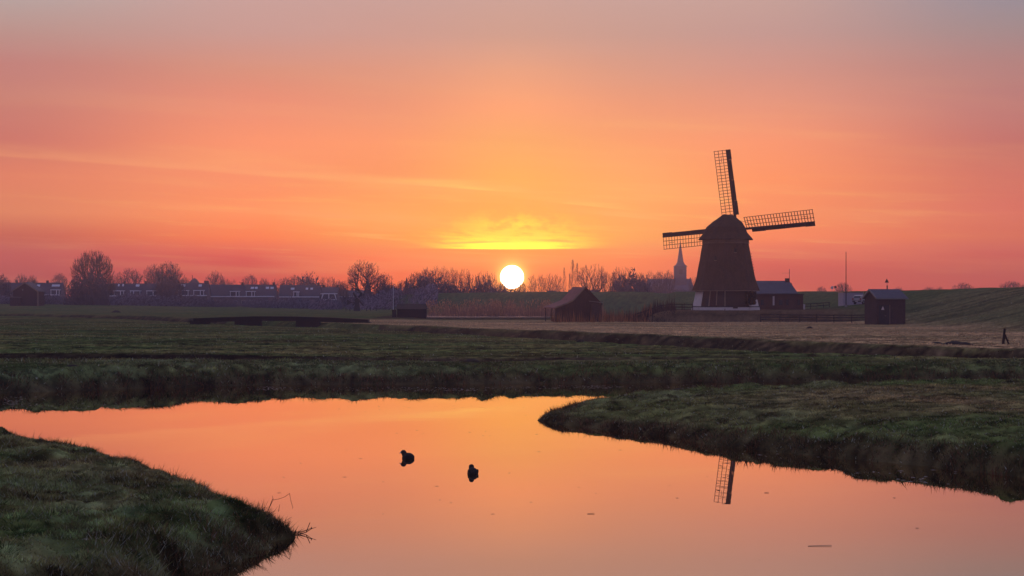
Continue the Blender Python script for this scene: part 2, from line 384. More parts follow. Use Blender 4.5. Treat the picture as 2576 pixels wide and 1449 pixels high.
FARDITCH = [(wx(-600, 520), 520), (wx(0, 497), 497), (wx(400, 492), 492), (wx(700, 482), 482), (wx(880, 470), 470)]
DITCH3 = [(wx(1080, 331), 331), (wx(1400, 327), 327), (wx(1640, 297), 297), (wx(1760, 293), 293)]
POND = [(wx(1050, 468), 468), (wx(1300, 468), 468), (wx(1400, 474), 474), (wx(1480, 500), 500), (wx(1470, 520), 520), (wx(1060, 524), 524)]
POND2 = [(wx(690, 700), 700), (wx(880, 700), 700), (wx(900, 745), 745), (wx(700, 745), 745)]
DIKE = [(86, 60), (84, 200), (80, 310), (81, 380), (76, 440), (64, 500), (wx(1700, 548), 548), (wx(1400, 600), 600), (wx(1080, 640), 640)]
def side_of_ditch2(x, y):
    # + beyond the ditch
    Yd = np.interp(x/np.maximum(y, 1), [(p[0]/p[1]) for p in DITCH2[::-1]], [p[1] for p in DITCH2[::-1]])
    return y - Yd
def height(x, y, detail=True):
    x = np.asarray(x, float); y = np.asarray(y, float)
    xd = CX + FP*x/np.maximum(y, 1)
    sd = dist_poly(x, y, WATER, True)*np.where(inside(x, y, WATER), -1, 1)
    nz1 = fbm(x*1.1, y*1.1, 3, 5); nz2 = fbm(x*.35, y*.35, 3, 9)
    kk_ = np.where((y < 78) & (x < -2), 1.0, np.where((x > 0) & (y < 95.5), .50, .30))
    sdn = sd + kk_*(nz1*.55 + nz2*.30 + .40*np.abs(fbm(x*.9+3, y*.9, 2, 6)) - .16) - .12*((y < 78) & (x < -2))
    left = (y < 78) & (x < -2); pen = (y < 98) & (x > 0) & ~((y > 90) & (sd < 0))
    beyond = side_of_ditch2(x, y)
    h = .74 + .16*sstep(-x, 0, 26)
    h = h + .22*sstep(beyond, -4, 6)
    h = np.where(left, .62, h)
    farbank = sd > 0
    penm = (x > 0) & (y < 95.5)
    h = np.where(penm, .56, h)
    wv = np.where(left, 1.7, np.where(penm, 1.05, 2.4))
    h = np.where(penm, .25+.026*np.clip(x, 0, 16)+.14*sstep(sd, 1.5, 9), h)
    s = np.clip(sdn/wv, 0, 1)
    prof = 1-(1-s)**2.6
    und = fbm(x*.09, y*.09, 3, 40)*.10
    rough = np.where(left, .27, np.where(penm, .11+.15*(1-sstep(sd, 1.5, 8)), .07+.20*(1-sstep(sd, 4, 12))))
    tus = fbm(x*1.35, y*1.35, 4, 70)*rough + fbm(x*.5, y*.5, 2, 71)*rough*np.where(left, .45, .8)
    fade = 1-sstep(y, 150, 320)
    z = h*prof + (und + tus*fade)*np.clip(sdn/1.2, 0, 1)
    z = np.where(sdn < 0, np.maximum(sdn*.55, -.8), z)
    # ditches
    def cut(z, pts, w, bottom, bank):
        d = dist_poly(x, y, pts) + fbm(x*.3, y*.3, 2, 33)*.8
        t = sstep(d, w, w+bank)
        return z*t + bottom*(1-t)
    z = cut(z, DITCH2, 1.9, -.4, 4.6)
    z = cut(z, FARDITCH, 1.4, .1, 3.5)
    z = cut(z, DITCH3, 1.0, .2, 4.0)
    d = dist_poly(x, y, GRIP) + fbm(x*.4, y*.4, 2, 35)*.5
    gwid = np.interp(x, [-40, -5, 10, 16], [4.2, 2.6, 1.8, 1.0])
    z = z - .42*(1-sstep(d, gwid*.3, gwid*1.15))
    # wheel ruts and drains running across the middle field
    ruts = np.sin((y - .10*x)*1.05 + 3*fbm(x*.03, y*.05, 2, 81))
    mid = sstep(y, 124, 130)*(1-sstep(beyond, -14, -8))
    z = z + mid*(.035*ruts + .05*fbm(x*.05, y*.7, 3, 83))
    # mill mound
    mx = np.maximum(np.maximum(24.5-x, x-57), 0); my = np.maximum(np.maximum(303.2-y, y-342), 0)
    md = np.sqrt(mx*mx + my*my) + fbm(x*.25, y*.25, 2, 90)*1.4
    z = z + (2.62 - z)*(1-sstep(md, 0, 6.5))
    # the land climbs a little towards the village
    tgt = np.interp(xd, [-600, 0, 250, 500, 760], [2.7, 2.5, 2.15, 1.5, .93])
    z = np.where(xd < 760, z + (tgt-.93)*sstep(y, 505, 640), z)
    # the dike
    H = np.interp(y, [0, 300, 440, 548, 600, 640], [6.15, 6.15, 6.0, 6.35, 6.5, 6.2])
    dd = dist_poly(x, y, DIKE) + fbm(x*.05, y*.05, 3, 61)*2.2
    t = 1-sstep(dd, 1.5, 33)
    z = np.maximum(z, z + (H-z)*t + fbm(x*.2, y*.2, 3, 62)*.12*t)
    # low wet land in front of the pond
    k = sstep(y, 338, 362)*(1-sstep(y, 540, 566))*sstep(xd, 1040, 1075)*(1-sstep(xd, 1640, 1700))
    z = z*(1-k) + .12*k
    # muddy strip along the shallow drain
    # ponds
    for pts in (POND, POND2):
        ins = dist_poly(x, y, pts, True)*np.where(inside(x, y, pts), -1, 1)
        z = np.where(ins < 0, np.minimum(z, -.2 + .0*ins), np.where(ins < 8, z*sstep(ins, 0, 8) + .0, z))
    return z, sd, beyond
def gz(x, y): return float(height(np.array([x]), np.array([y]))[0][0])

# rows: finer near the camera, never coarser than 1.6 m up to the dike
ys = [17.0]
while ys[-1] < 1560:
    y = ys[-1]; st = y*y/21750*.95
    st = max(.07, min(st, 1.7 if y < 700 else 1.7+(y-700)*.04)); ys.append(y+st)
ys = np.array(ys)
tx = np.concatenate([np.linspace(-.95, -.33, 30)[:-1], np.linspace(-.33, -.285, 14)[:-1], np.linspace(-.285, .285, 640), np.linspace(.285, .33, 14)[1:], np.linspace(.33, .95, 30)[1:]])
GX = ys[:, None]*tx[None, :]; GY = np.repeat(ys[:, None], len(tx), 1)
GX = np.clip(GX, -640, 640)
gzv, gsd, gbey = height(GX, GY)
def land_colour(x, y, sd, bey, z):
    green = np.array([.062, .084, .024]); olive = np.array([.115, .094, .034]); dry = np.array([.42, .25, .125]); brown = np.array([.048, .029, .017]); frost = np.array([.120, .170, .072])
    n = fbm(x*.22, y*.22, 4, 101); n2 = fbm(x*.06, y*.12, 3, 102); n3 = fbm(x*1.3, y*1.3, 3, 103)
    c = green[None]*0 + (green + (olive-green)*np.clip(.45+n*1.1+n2*.6, 0, 1)[:, None])
    left = (y < 78) & (x < -2)
    pen = (x > 0) & (y < 95.5)
    mixf = lambda c, t, k: c + (t-c)*np.clip(k, 0, 1)[:, None]
    c = mixf(c*np.where(left, 1.25, 1.0)[:, None], frost*1.25, np.where(left, .26+n3*.9-.25*sstep(y, 38, 56), 0))
    c = mixf(c, np.array([.24, .165, .085]), np.where(left, .10+n2*.9+n*.8+.30*sstep(y, 34, 54), 0)*.8)
    c = mixf(c, frost*.8, np.where((~left) & (sd < 16) & (y < 118), .10+n*.8+.35*sstep(-x, -4, 24), 0))
    c = mixf(c*np.where(pen, 1.25, 1.0)[:, None], dry*.62, np.where(pen, sstep(sd, 3, 13)*(.40+n2*.5+n*.4), 0))
    d2 = dist_poly(x, y, DITCH2)
    c = mixf(c, dry, (bey > 0)*sstep(d2, 6.0, 8.0)*np.clip(.80+n2*.6, 0, 1)*(1-.75*sstep(-x, 20, 60))*(1-sstep(y, 300, 330)))
    c = mixf(c, brown*.9*(1+n3[:, None]*1.2), (1-sstep(d2+n*2, np.where(bey > 0, 5.2, 2.0), np.where(bey > 0, 7.2, 3.4)))*.9*(1-.85*((x > -46) & (x < -17) & (y > 235) & (y < 330))))
    c = mixf(c, brown, (1-sstep(np.abs(sd), .2, 1.3))*.8)
    c = mixf(c, brown*1.1, sstep(y, 322, 335)*(1-sstep(y, 500, 540))*(x > -24)*(x < 30)*.85)
    gw = np.interp(x, [-40, -5, 10, 16], [5.5, 3.6, 2.4, 1.2])
    c = mixf(c, np.array([.030, .019, .014]), (1-sstep(dist_poly(x, y, GRIP)+n*2, gw*.6, gw*1.3))*.95)
    mdx = np.maximum(np.maximum(22-x, x-60), 0); mdy = np.maximum(np.maximum(294-y, y-346), 0)
    c = mixf(c, np.array([.055, .034, .022]), (1-sstep(np.hypot(mdx, mdy), 0, 5))*.85)
    c = mixf(c, np.array([.055, .075, .028]), (1-sstep(dist_poly(x, y, DIKE), 24, 34))*sstep(y, 100, 160)*.8)
    stk = fbm(x*.045, y*.95 - x*.08, 3, 111)
    far_ = ((bey < 0) & (y > 117) & ~left & ~pen)
    c = c*(1 - .55*(sstep(stk, .06, .26)*far_)[:, None]) * (1 + .35*(sstep(-stk, .08, .3)*far_)[:, None])
    stk2 = fbm(x*.03, y*.35, 4, 112); c = c*(1-.35*(sstep(stk2, .05, .3)*(bey > 0)*(y < 330))[:, None])
    tz = fbm(x*2.6, y*2.6, 3, 105)
    return np.clip(1.42*c*np.clip(1+(1.0*n3+1.3*tz)[:, None]*(1-.65*sstep(y, 130, 240))[:, None], .22, 2.2), .004, 1)
fx, fy = GX.ravel(), GY.ravel()
gc = land_colour(fx, fy, gsd.ravel(), gbey.ravel(), gzv.ravel())
nr, nc = GX.shape
idx = np.arange(nr*nc).reshape(nr, nc)
quads = np.stack([idx[:-1, :-1], idx[:-1, 1:], idx[1:, 1:], idx[1:, :-1]], -1).reshape(-1, 4)
# leave out the cells lying deep under the river
zz = gzv.ravel()
keep = ~(np.all(zz[quads] < -.45, axis=1))
ground = npmesh('ground', np.stack([fx, fy, zz], -1), quads[keep], M['ground'], gc, sm=True, quads=True)
tag(ground, kind='structure')
bed = MB().add([(-640, -40, -1.0), (640, -40, -1.0), (640, 1562, -1.0), (-640, 1562, -1.0)], [(0,1,2,3)]).build('river_bed', M['soil']); tag(bed, kind='structure')

# water
wm = bpy.data.materials.new('still_water'); wm.use_nodes = True
t = wm.node_tree; n = t.nodes; l = t.links; b = n['Principled BSDF']
b.inputs['Base Color'].default_value = (.012, .008, .007, 1); b.inputs['Roughness'].default_value = .5; b.inputs['Specular IOR Level'].default_value = 0
gl = n.new('ShaderNodeBsdfGlossy'); gl.inputs['Color'].default_value = (1.0, .87, .73, 1); gl.inputs['Roughness'].default_value = .003
fr_ = n.new('ShaderNodeFresnel'); fr_.inputs['IOR'].default_value = 1.33
fm = n.new('ShaderNodeMath'); fm.operation = 'MULTIPLY_ADD'; fm.inputs[1].default_value = .54; fm.inputs[2].default_value = .54; l.new(fr_.outputs[0], fm.inputs[0])
ms = n.new('ShaderNodeMixShader'); l.new(fm.outputs[0], ms.inputs[0]); l.new(b.outputs[0], ms.inputs[1]); l.new(gl.outputs[0], ms.inputs[2]); l.new(ms.outputs[0], n['Material Output'].inputs[0])
tcn = n.new('ShaderNodeTexCoord'); mp = n.new('ShaderNodeMapping'); mp.inputs['Scale'].default_value = (.35, 1.0, 1); l.new(tcn.outputs['Object'], mp.inputs[0])
no = n.new('ShaderNodeTexNoise'); no.inputs['Scale'].default_value = .8; no.inputs['Detail'].default_value = 3; l.new(mp.outputs[0], no.inputs['Vector'])
bp = n.new('ShaderNodeBump'); bp.inputs['Strength'].default_value = .03; bp.inputs['Distance'].default_value = .02; l.new(no.outputs[0], bp.inputs['Height']); l.new(bp.outputs[0], gl.inputs['Normal'])
water = MB().add([(-640, -40, 0), (640, -40, 0), (640, 1561, 0), (-640, 1561, 0)], [(0,1,2,3)]).build('water', wm); tag(water, kind='structure')

# haze
hm = bpy.data.materials.new('evening_haze'); hm.use_nodes = True
t = hm.node_tree; n = t.nodes; l = t.links
for q in list(n):
    if q.type != 'OUTPUT_MATERIAL': n.remove(q)
pv = n.new('ShaderNodeVolumePrincipled'); pv.inputs['Color'].default_value = (.58, .62, 1.0, 1)
pv.inputs['Density'].default_value = .00023; pv.inputs['Anisotropy'].default_value = .50
l.new(pv.outputs[0], [q for q in n if q.type == 'OUTPUT_MATERIAL'][0].inputs['Volume'])
haze = MB().box(-660, 660, -60, 1600, -2.0, 47).build('haze', hm); tag(haze, kind='stuff')

# ------------------------------------------------------------------ the windmill
MX, MY, MZ = wx(1824.7, 308.6), 308.6, 2.62
mill = empty('windmill', (MX, MY, MZ), 0, 'large thatched octagonal windmill standing on the grassy mound', 'windmill')
OFF = R(-7.5)
def octo(r, z, n=8, off=OFF, cx=0, cy=0):
    return [(cx + r*math.sin(off+i*2*math.pi/n), cy - r*math.cos(off+i*2*math.pi/n), z) for i in range(n)]
# plinth, white with a dark line above
pl = MB().rings([octo(5.30, -.35), octo(5.24, .46)]); pl.build('plinth', M['white'], mill)
MB().rings([octo(5.27, .46), octo(5.20, .60)]).build('plinth_ledge', M['darktrim'], mill)
# lower wall: tarred boards with white corner facets, built as one panel per facet
lo0, lo1 = octo(5.12, .60), octo(4.62, 3.02)
MB().rings([octo(5.02, .55), octo(4.54, 3.05)]).build('lower_wall', M['tarred'], mill)
def facet_quad(i, u0, u1, v0, v1, out=.035):
    a0, a1, b0, b1 = Vector(lo0[i]), Vector(lo0[(i+1) % 8]), Vector(lo1[i]), Vector(lo1[(i+1) % 8])
    q = lambda u, v: (a0.lerp(a1, u)).lerp(b0.lerp(b1, u), v)
    nrm = (a1-a0).cross(b0-a0).normalized()
    if nrm.dot(Vector((a0.x, a0.y, 0))) < 0: nrm = -nrm
    ps = [q(u0, v0), q(u1, v0), q(u1, v1), q(u0, v1)]
    m = MB(); m.add([p-nrm*.02 for p in ps]+[p+nrm*out for p in ps], [(3,2,1,0),(4,5,6,7),(0,1,5,4),(1,2,6,5),(2,3,7,6),(3,0,4,7)])
    return m
# angles: vertex i sits at OFF+45i measured from the camera side towards the right
facet_quad(6, .05, .95, .0, .93).build('white_panel', M['white'], mill)['label'] = 'pale white boarded corner panel'
facet_quad(1, .03, .97, .0, .42).build('white_panel', M['white'], mill)['label'] = 'lower white panel on the right corner'
facet_quad(1, .0, .05, .42, .8).build('corner_strip', M['white'], mill)
for i in (7, 0):
    for k in range(9):
        facet_quad(i, .02, .98, k/9+.006, (k+1)/9-.012, .02+.012*(k % 2)).build('board', M['tarred'], mill)
facet_quad(7, .30, .345, .0, 1.0, .07).build('door_post', M['palewood'], mill)
facet_quad(7, .36, .60, .0, .94, .05).build('mill_door', M['barn'], mill)
facet_quad(7, .62, .655, .07, 1.0, .07).build('door_post', M['palewood'], mill)
MB().tube((lo0[0][0], lo0[0][1]-.08, -.1), (lo1[0][0], lo1[0][1]-.08, 3.0), .11, .10, 8).build('drain_pipe', M['palewood'], mill)
facet_quad(0, .33, .52, -.14, -.03, .16).build('plinth_hatch', M['darktrim'], mill)
# thatch body, slightly concave
rr = [(5.28, 3.0), (5.22, 3.12), (4.78, 4.3), (4.52, 5.2), (4.22, 6.6), (4.0, 7.8), (3.82, 9.0), (3.60, 10.2), (3.42, 10.75), (3.30, 11.1)]
def wav(r, z, ph):
    out = []
    base = octo(r, z)
    for i in range(8):
        a, b2 = Vector(base[i]), Vector(base[(i+1) % 8])
        for k in range(6):
            p = a.lerp(b2, k/6); rad = Vector((p.x, p.y, 0)).normalized()
            bulge = .05*math.sin(math.pi*k/6) + random.uniform(-.035, .035)
            out.append(p + rad*bulge)
    return out
MB().rings([wav(r, z, 0) for r, z in rr]).build('thatched_body', M['thatch'], mill, sm=False)
MB().rings([octo(5.36, 2.93), octo(5.36, 3.03)]).build('eave_batten', M['palewood'], mill)
MB().rings([octo(3.66, 10.30), octo(3.56, 10.98)]).build('curb_ring', M['palewood'], mill)
for (x, z) in ((-1.95, 8.0), (1.1, 9.2)):
    fr = MB(); 
    r_at = np.interp(z, [q[1] for q in rr], [q[0] for q in rr])
    yy = -math.sqrt(max(r_at**2 - x*x, .1))*1.0
    fr.box(x-.17, x+.17, yy-.10, yy+.25, z-.28, z+.28); w = fr.build('hatch_window', M['black'], mill)
    MB().box(x-.2, x+.2, yy-.16, yy-.101, z-.42, z-.32).build('window_sill', M['palewood'], w)
for k in range(7):
    z = 6.2 + k*.42; r_at = np.interp(z, [q[1] for q in rr], [q[0] for q in rr])
    a = R(83); MB().tube((r_at*math.sin(a), -r_at*math.cos(a), z), ((r_at+.16)*math.sin(a), -(r_at+.16)*math.cos(a), z), .05, .05, 5).build('ladder_rung', M['palewood'], mill)
# cap: thatched hood, ridge along the windshaft
YAW = R(26)
fx_, fy_ = math.sin(YAW), math.cos(YAW)          # horizontal direction of the shaft, away from the camera
def capring(hw, hl, z, n=28, sh=0.0, pw=2.4):
    out = []
    for i in range(n):
        t = 2*math.pi*i/n; c, s_ = math.cos(t), math.sin(t)
        u = hl*math.copysign(abs(c)**(2/pw), c) + sh; v = hw*math.copysign(abs(s_)**(2/pw), s_)
        out.append((u*fx_ + v*fy_ + random.uniform(-.03, .03), u*fy_ - v*fx_ + random.uniform(-.03, .03), z + random.uniform(-.03, .03)))
    return out
capo = MB().rings([capring(3.2, 3.5, 11.0), capring(4.16, 4.44, 10.86, pw=2.05), capring(4.16, 4.46, 10.98, pw=2.05), capring(3.30, 3.70, 12.0, pw=2.05), capring(2.95, 3.4, 12.85, sh=.1, pw=2.05),
                   capring(2.12, 3.0, 13.70, sh=.85, pw=2.1), capring(1.20, 2.6, 14.32, sh=1.1, pw=2.1), capring(.66, 2.2, 14.66, sh=1.1, pw=2.3), capring(.32, 2.0, 14.84, sh=1.15, pw=2.3)]).build('cap', M['thatch_cap'], mill)
MB().rings([octo(3.36, 10.9, 24, 0), octo(3.36, 11.12, 24, 0)]).build('cap_skirt', M['palewood'], mill)
# sails
TILT = R(9); ROT = R(4.5)
hubp = Vector((5.15*fx_, 5.15*fy_, 12.62))
nrm = Vector((fx_*math.cos(TILT), fy_*math.cos(TILT), math.sin(TILT)))
ex = Vector((fy_, -fx_, 0)).normalized()         # to the right as seen from the camera
ez = Vector((-fx_*math.sin(TILT), -fy_*math.sin(TILT), math.cos(TILT)))
MB().tube(Vector((2.2*fx_, 2.2*fy_, 12.25)), hubp + nrm*.75, .34, .30, 10).build('windshaft', M['black'], mill)
MB().tube(hubp - nrm*.35, hubp + nrm*.65, .48, .48, 8).build('sail_hub', M['black'], mill)
LEN = 12.72
for k in range(4):
    th = ROT + k*math.pi/2                        # up, left, down, right
    dirv = ez*math.cos(th) - ex*math.sin(th)
    side = -ex*math.cos(th) - ez*math.sin(th)     # anticlockwise side, where the lattice hangs
    o = hubp + nrm*(.30 if k % 2 else -.02)
    def pt(s, w, d=0.0, twist=True):
        b_ = R(np.interp(s, [2, LEN], [21, 9])) if twist else 0
        # lattice tilts towards the mill side by the pitch angle
        return o + dirv*s + side*(w*math.cos(b_)) - nrm*(w*math.sin(b_)) + nrm*d
    st = MB(); st.rings([[o+dirv*s+side*a*wd+nrm*b2*wd for a, b2 in ((-1,-1),(1,-1),(1,1),(-1,1))] for s, wd in ((-.6, .17), (2.0, .17), (LEN, .11))])
    sail = st.build('sail', M['sail'], mill)
    sail['label'] = ['upright sail with its lattice on the left', 'left sail half hidden behind the cap', 'lower sail hidden behind the body', 'right sail with its lattice above the stock'][k]
    # leading boards
    seg = [(2.35, 4.6, .66), (4.6, 7.9, .60), (7.9, 11.1, .58), (11.1, LEN, .64)]
    for (s0, s1, wd) in seg:
        m = MB(); ps = [pt(s0+.01, .12), pt(s1-.01, .12), pt(s1-.01, -wd), pt(s0+.01, -wd)]
        m.add([p - nrm*.05 for p in ps]+[p+nrm*.0 for p in ps], [(3,2,1,0),(4,5,6,7),(0,1,5,4),(1,2,6,5),(2,3,7,6),(3,0,4,7)])
        m.build('leading_board', M['sail'], sail)
    rows = 23
    for j in range(rows+1):
        s = 1.55 + (LEN-1.62)*j/rows
        if s < 2.2: s = max(s, 1.6)
        MB().bar(pt(s, .0), pt(s, 2.02), .085, .07).build('sail_bar', M['sail'], sail)
    for w in (.70, 1.36, 2.0):
        m = MB(); n_ = 10
        for q in range(n_):
            s0 = 1.5+(LEN-1.5)*q/n_; s1 = 1.5+(LEN-1.5)*(q+1)/n_
            m.bar(pt(s0, w, .03), pt(s1+.02, w, .03), .08, .08)
        m.build('sail_hem', M['sail'], sail)
    MB().bar(pt(LEN-.9, 1.02, .05), pt(LEN-1.9, 1.02, .05), .05, .05).build('lattice_stay', M['sail'], sail)
    if k == 3: MB().bar(pt(3.3, .3), pt(.9, 1.5), .05, .05).build('lattice_stay', M['sail'], sail)

# ------------------------------------------------------------------ small house beside the mill
hy = 326.0
def hx(xd, y=None): return wx(xd, y or hy)
hb = 2.55
hz_ = lambda yd, y=None: zat(yd, y or hy)
house = empty('brick_cottage', (hx(1950), hy, hb), 0, 'low brick cottage with a slate roof and chimney right of the windmill', 'house')
ox, oy = hx(1950), hy
x0, x1 = hx(1862)-ox, hx(2001)-ox; ze, zr = hz_(738.5)-hb, hz_(708)-hb
g = MB(); D_ = 7.6
g.add([(x0,0,-.3),(x1,0,-.3),(x1,D_,-.3),(x0,D_,-.3),(x0,0,ze),(x1,0,ze),(x1,D_,ze),(x0,D_,ze),(x0,D_/2,zr-.12),(x1-.2,D_/2,zr-.12)],
      [(0,1,5,4),(1,2,6,9,5),(2,3,7,6),(3,0,4,8,7)])
g.build('wall', M['brick'], house)
rf = MB()
for sgn, ya, yb in ((0, -.35, D_/2), (1, D_+.35, D_/2)):
    rf.add([(x0-.1,ya,ze-.12),(x1+.35,ya,ze-.12),(x1-.55,yb,zr),(x0-.1,yb,zr),(x0-.1,ya,ze+.03),(x1+.35,ya,ze+.03),(x1-.55,yb,zr+.14),(x0-.1,yb,zr+.14)],
           [(0,1,2,3),(4,7,6,5),(0,4,5,1),(1,5,6,2),(2,6,7,3),(3,7,4,0)])
roof = rf.build('roof', M['slate'], house)
MB().box(x1-1.2, x1-.52, D_/2-.45, D_/2+.45, zr-.4, hz_(699.5)-hb).build('chimney', M['brick'], house)
an = MB().tube((x1-.52, D_/2, zr), (x1-.50, D_/2, hz_(676)-hb), .055, .045, 6).build('antenna_mast', M['steel'], house)
m = MB().tube((x1-1.75, D_/2, hz_(686.5)-hb), (x1-.4, D_/2, hz_(686)-hb), .022, .022, 4)
for q in range(6): m.tube((x1-1.7+q*.22, D_/2-.3, hz_(686.3)-hb), (x1-1.7+q*.22, D_/2+.3, hz_(686.3)-hb), .014, .014, 4)
m.build('antenna', M['steel'], an)
# lower annex to the right
x2 = hx(2021)-ox; za = hz_(739.5)-hb
MB().box(x1+.003, x2, .5, 6.4, -.3, za-.1).build('annex_wall', M['brick'], house)
MB().box(x1+.003, x2+.12, .3, 6.6, za-.1, za+.02).build('annex_roof', M['darktrim'], house)
MB().box(x2+.003, x2+.32, .6, .9, -.2, hz_(765)-hb).build('white_post', M['white'], house)
for (a, b_, w0, w1) in ((1943, 1947.5, 768, 745),):
    MB().box(hx(a)-ox, hx(b_)-ox, -.05, -.003, hz_(w0)-hb, hz_(w1)-hb).build('down_pipe', M['white'], house)
for (a, b_) in ((1912, 1921), (1958, 1968), (1976, 1983), (2006, 2013)):
    y_ = .497 if a > 2003 else -.003
    fr = MB().box(hx(a)-ox, hx(b_)-ox, y_-.06, y_, hz_(768)-hb, hz_(753)-hb).build('window', M['brick2'], house)
    MB().box(hx(a+1)-ox, hx(b_-1)-ox, y_-.08, y_-.062, hz_(767)-hb, hz_(754)-hb).build('pane', M['glass'], fr)

# ------------------------------------------------------------------ garage, flagpole, car, transformer hut
gy = 345.0
gb = gz(wx(2146, gy), gy)
gar = empty('garage', (wx(2146, gy), gy, gb), 0, 'pale lilac grey windowless garage at the foot of the dike', 'garage')
gw = (wx(2169.5, gy)-wx(2119.5, gy))/2; gh = zat(735, gy)-gb
MB().box(-gw, gw, 0, 5.5, -.3, gh-.12).build('wall', M['concrete'], gar)
MB().box(-gw-.08, gw+.08, -.08, 5.6, gh-.12, gh).build('flat_roof', M['steel'], gar)
for q in range(6): MB().box(-gw*.86, gw*.86, -.03, -.003, .05+q*.38, .05+q*.38+.36).build('door_panel', M['concrete'], gar)
py_ = 322.0; pb = gz(wx(2127.5, py_), py_)
fp = empty('flagpole', (wx(2127.5, py_), py_, pb), 0, 'tall bare flagpole standing in front of the pale garage', 'flagpole')
ph_ = zat(635, py_)-pb
MB().tube((0,0,-.2), (0,0,ph_), .085, .045, 8).build('pole', M['timber'], fp)
MB().tube((0,0,ph_), (0,0,ph_+.12), .08, .03, 8).build('finial', M['steel'], fp)
MB().box(-.16, .16, -.16, .16, -.15, .35).build('pole_foot', M['steel'], fp)

def car(loc, rz, label):
    c = empty('parked_car', loc, rz, label, 'car')
    prof = [(-2.05,.35),(-2.08,.75),(-1.95,1.0),(-1.78,1.42),(-1.2,1.50),(.35,1.46),(1.0,1.02),(1.85,.86),(2.05,.62),(2.05,.35)]
    m = MB()
    inner = lambda w, s: [(x*s, w, z) for x, z in prof]
    n_ = len(prof)
    rs = []
    for w, zs in ((-.86, 0), (-.84, 1), (.84, 1), (.86, 0)):
        rs.append([(x, (w*(.86 if z > 1.05 else 1)), z) for x, z in prof])
    m.rings(rs); m.build('body', M['carpaint'], c, bevel=.03)
    MB().add([(-2.0,-.62,1.02),(-2.0,.62,1.02),(-1.83,.56,1.38),(-1.83,-.56,1.38),(-1.97,-.62,1.02),(-1.97,.62,1.02),(-1.8,.56,1.38),(-1.8,-.56,1.38)],
             [(0,3,2,1),(4,5,6,7),(0,1,5,4),(2,3,7,6),(1,2,6,5),(3,0,4,7)]).build('rear_window', M['glass'], c)
    for s_ in (-1, 1):
        MB().box(-1.55, .45, s_*.75-.02, s_*.75+.02, 1.06, 1.40).build('side_window', M['glass'], c)
        MB().box(-2.10, -2.0, s_*.72-.12, s_*.72+.12, .72, 1.0).build('rear_light', M['red'], c)
        for x in (-1.3, 1.3):
            w = MB().tube((x, s_*.70, .33), (x, s_*.88, .33), .33, .33, 16).build('wheel', M['tyre'], c)
            MB().tube((x, s_*.885, .33), (x, s_*.90, .33), .2, .2, 12).build('rim', M['steel'], w)
    MB().box(-2.12, -2.02, -.8, .8, .38, .58).build('bumper', M['darktrim'], c)
    MB().box(-2.135, -2.121, -.26, .26, .42, .54).build('number_plate', M['white'], c)
    return c
cy_ = 331.0; cz = gz(wx(2172, cy_), cy_)
car((wx(2171, cy_), cy_, cz-.02), R(48), 'silver hatchback car parked half behind the brick hut')

sy = 263.5; sb = gz(wx(2225, sy), sy) - .05
hut = empty('transformer_hut', (wx(2205.3, sy), sy, sb), R(17), 'small square brick hut with a gabled roof and a dark door', 'hut')
W_, Dp = 4.20, 3.55; he = zat(749.5, sy)-sb; hr = zat(729.5, sy+1.6)-sb
MB().add([(0,0,-.3),(W_,0,-.3),(W_,Dp,-.3),(0,Dp,-.3),(0,0,he),(W_,0,he),(W_,Dp,he),(0,Dp,he),(0,Dp/2,hr-.1),(W_,Dp/2,hr-.1)],
         [(0,1,5,4),(1,2,6,9,5),(2,3,7,6),(3,0,4,8,7)]).build('wall', M['brick2'], hut)
for k, (ya, yb) in enumerate(((-.25, Dp/2), (Dp+.25, Dp/2))):
    MB().add([(-.22,ya,he-.14),(W_+.28,ya,he-.14),(W_+.05,yb,hr),(-.22,yb,hr),(-.22,ya,he-.02),(W_+.28,ya,he-.02),(W_+.05,yb,hr+.12),(-.22,yb,hr+.12)],
             [(0,1,2,3),(4,7,6,5),(0,4,5,1),(1,5,6,2),(2,6,7,3),(3,7,4,0)]).build('roof_slope', M['slate'], hut)
for ya, yb in ((-.27, Dp/2), (Dp+.27, Dp/2)):
    MB().bar((-.26, ya, he-.05), (-.26, yb, hr+.06), .05, .22).build('verge_board', M['steel'], hut)
MB().box(-.2, W_+.26, -.36, -.262, he-.17, he-.05).build('gutter', M['steel'], hut)
dx0, dx1 = .26, 1.82; dh = 2.62
dr = MB().box(dx0, dx1, -.05, -.003, .06, dh).build('door', M['door'], hut)
MB().box((dx0+dx1)/2-.01, (dx0+dx1)/2+.01, -.062, -.051, .1, dh-.05).build('door_joint', M['black'], dr)
MB().box((dx0+dx1)/2+.08, (dx0+dx1)/2+.26, -.10, -.051, 1.2, 1.26).build('door_handle', M['steel'], dr)
MB().box(dx1+.003, dx1+.085, -.07, -.003, .0, dh+.02).build('door_frame', M['palewood'], hut)
MB().box(dx0-.04, dx1, -.09, -.003, -.02, .055).build('threshold', M['palewood'], hut)
sgn_ = MB().prism([(dx0+.36-.02, 2.02), (dx0+.78, 2.02), (dx0+.61, 2.46), (dx0+.53, 2.46)], -.075, -.052).build('warning_sign', M['white'], hut)

# warning triangle on the dike behind the hut
ty = 352.0; tx_ = wx(2230, ty); tb = gz(tx_, ty)
ts = empty('triangle_sign', (tx_, ty, tb), 0, 'triangular sign on a thin post on the dike behind the brick hut', 'sign')
tz = lambda yd: zat(yd, ty)-tb
MB().tube((.10,0,-.2), (.06,0,tz(718)), .12, .11, 8).build('post', M['timber'], ts)
MB().tube((.06,0,tz(718)), (0,0,tz(709)), .03, .03, 6).build('bracket', M['steel'], ts)
MB().prism([(-.38, tz(711)), (.38, tz(711)), (0, tz(700.5))], -.03, .03).build('sign_plate', M['darktrim'], ts)
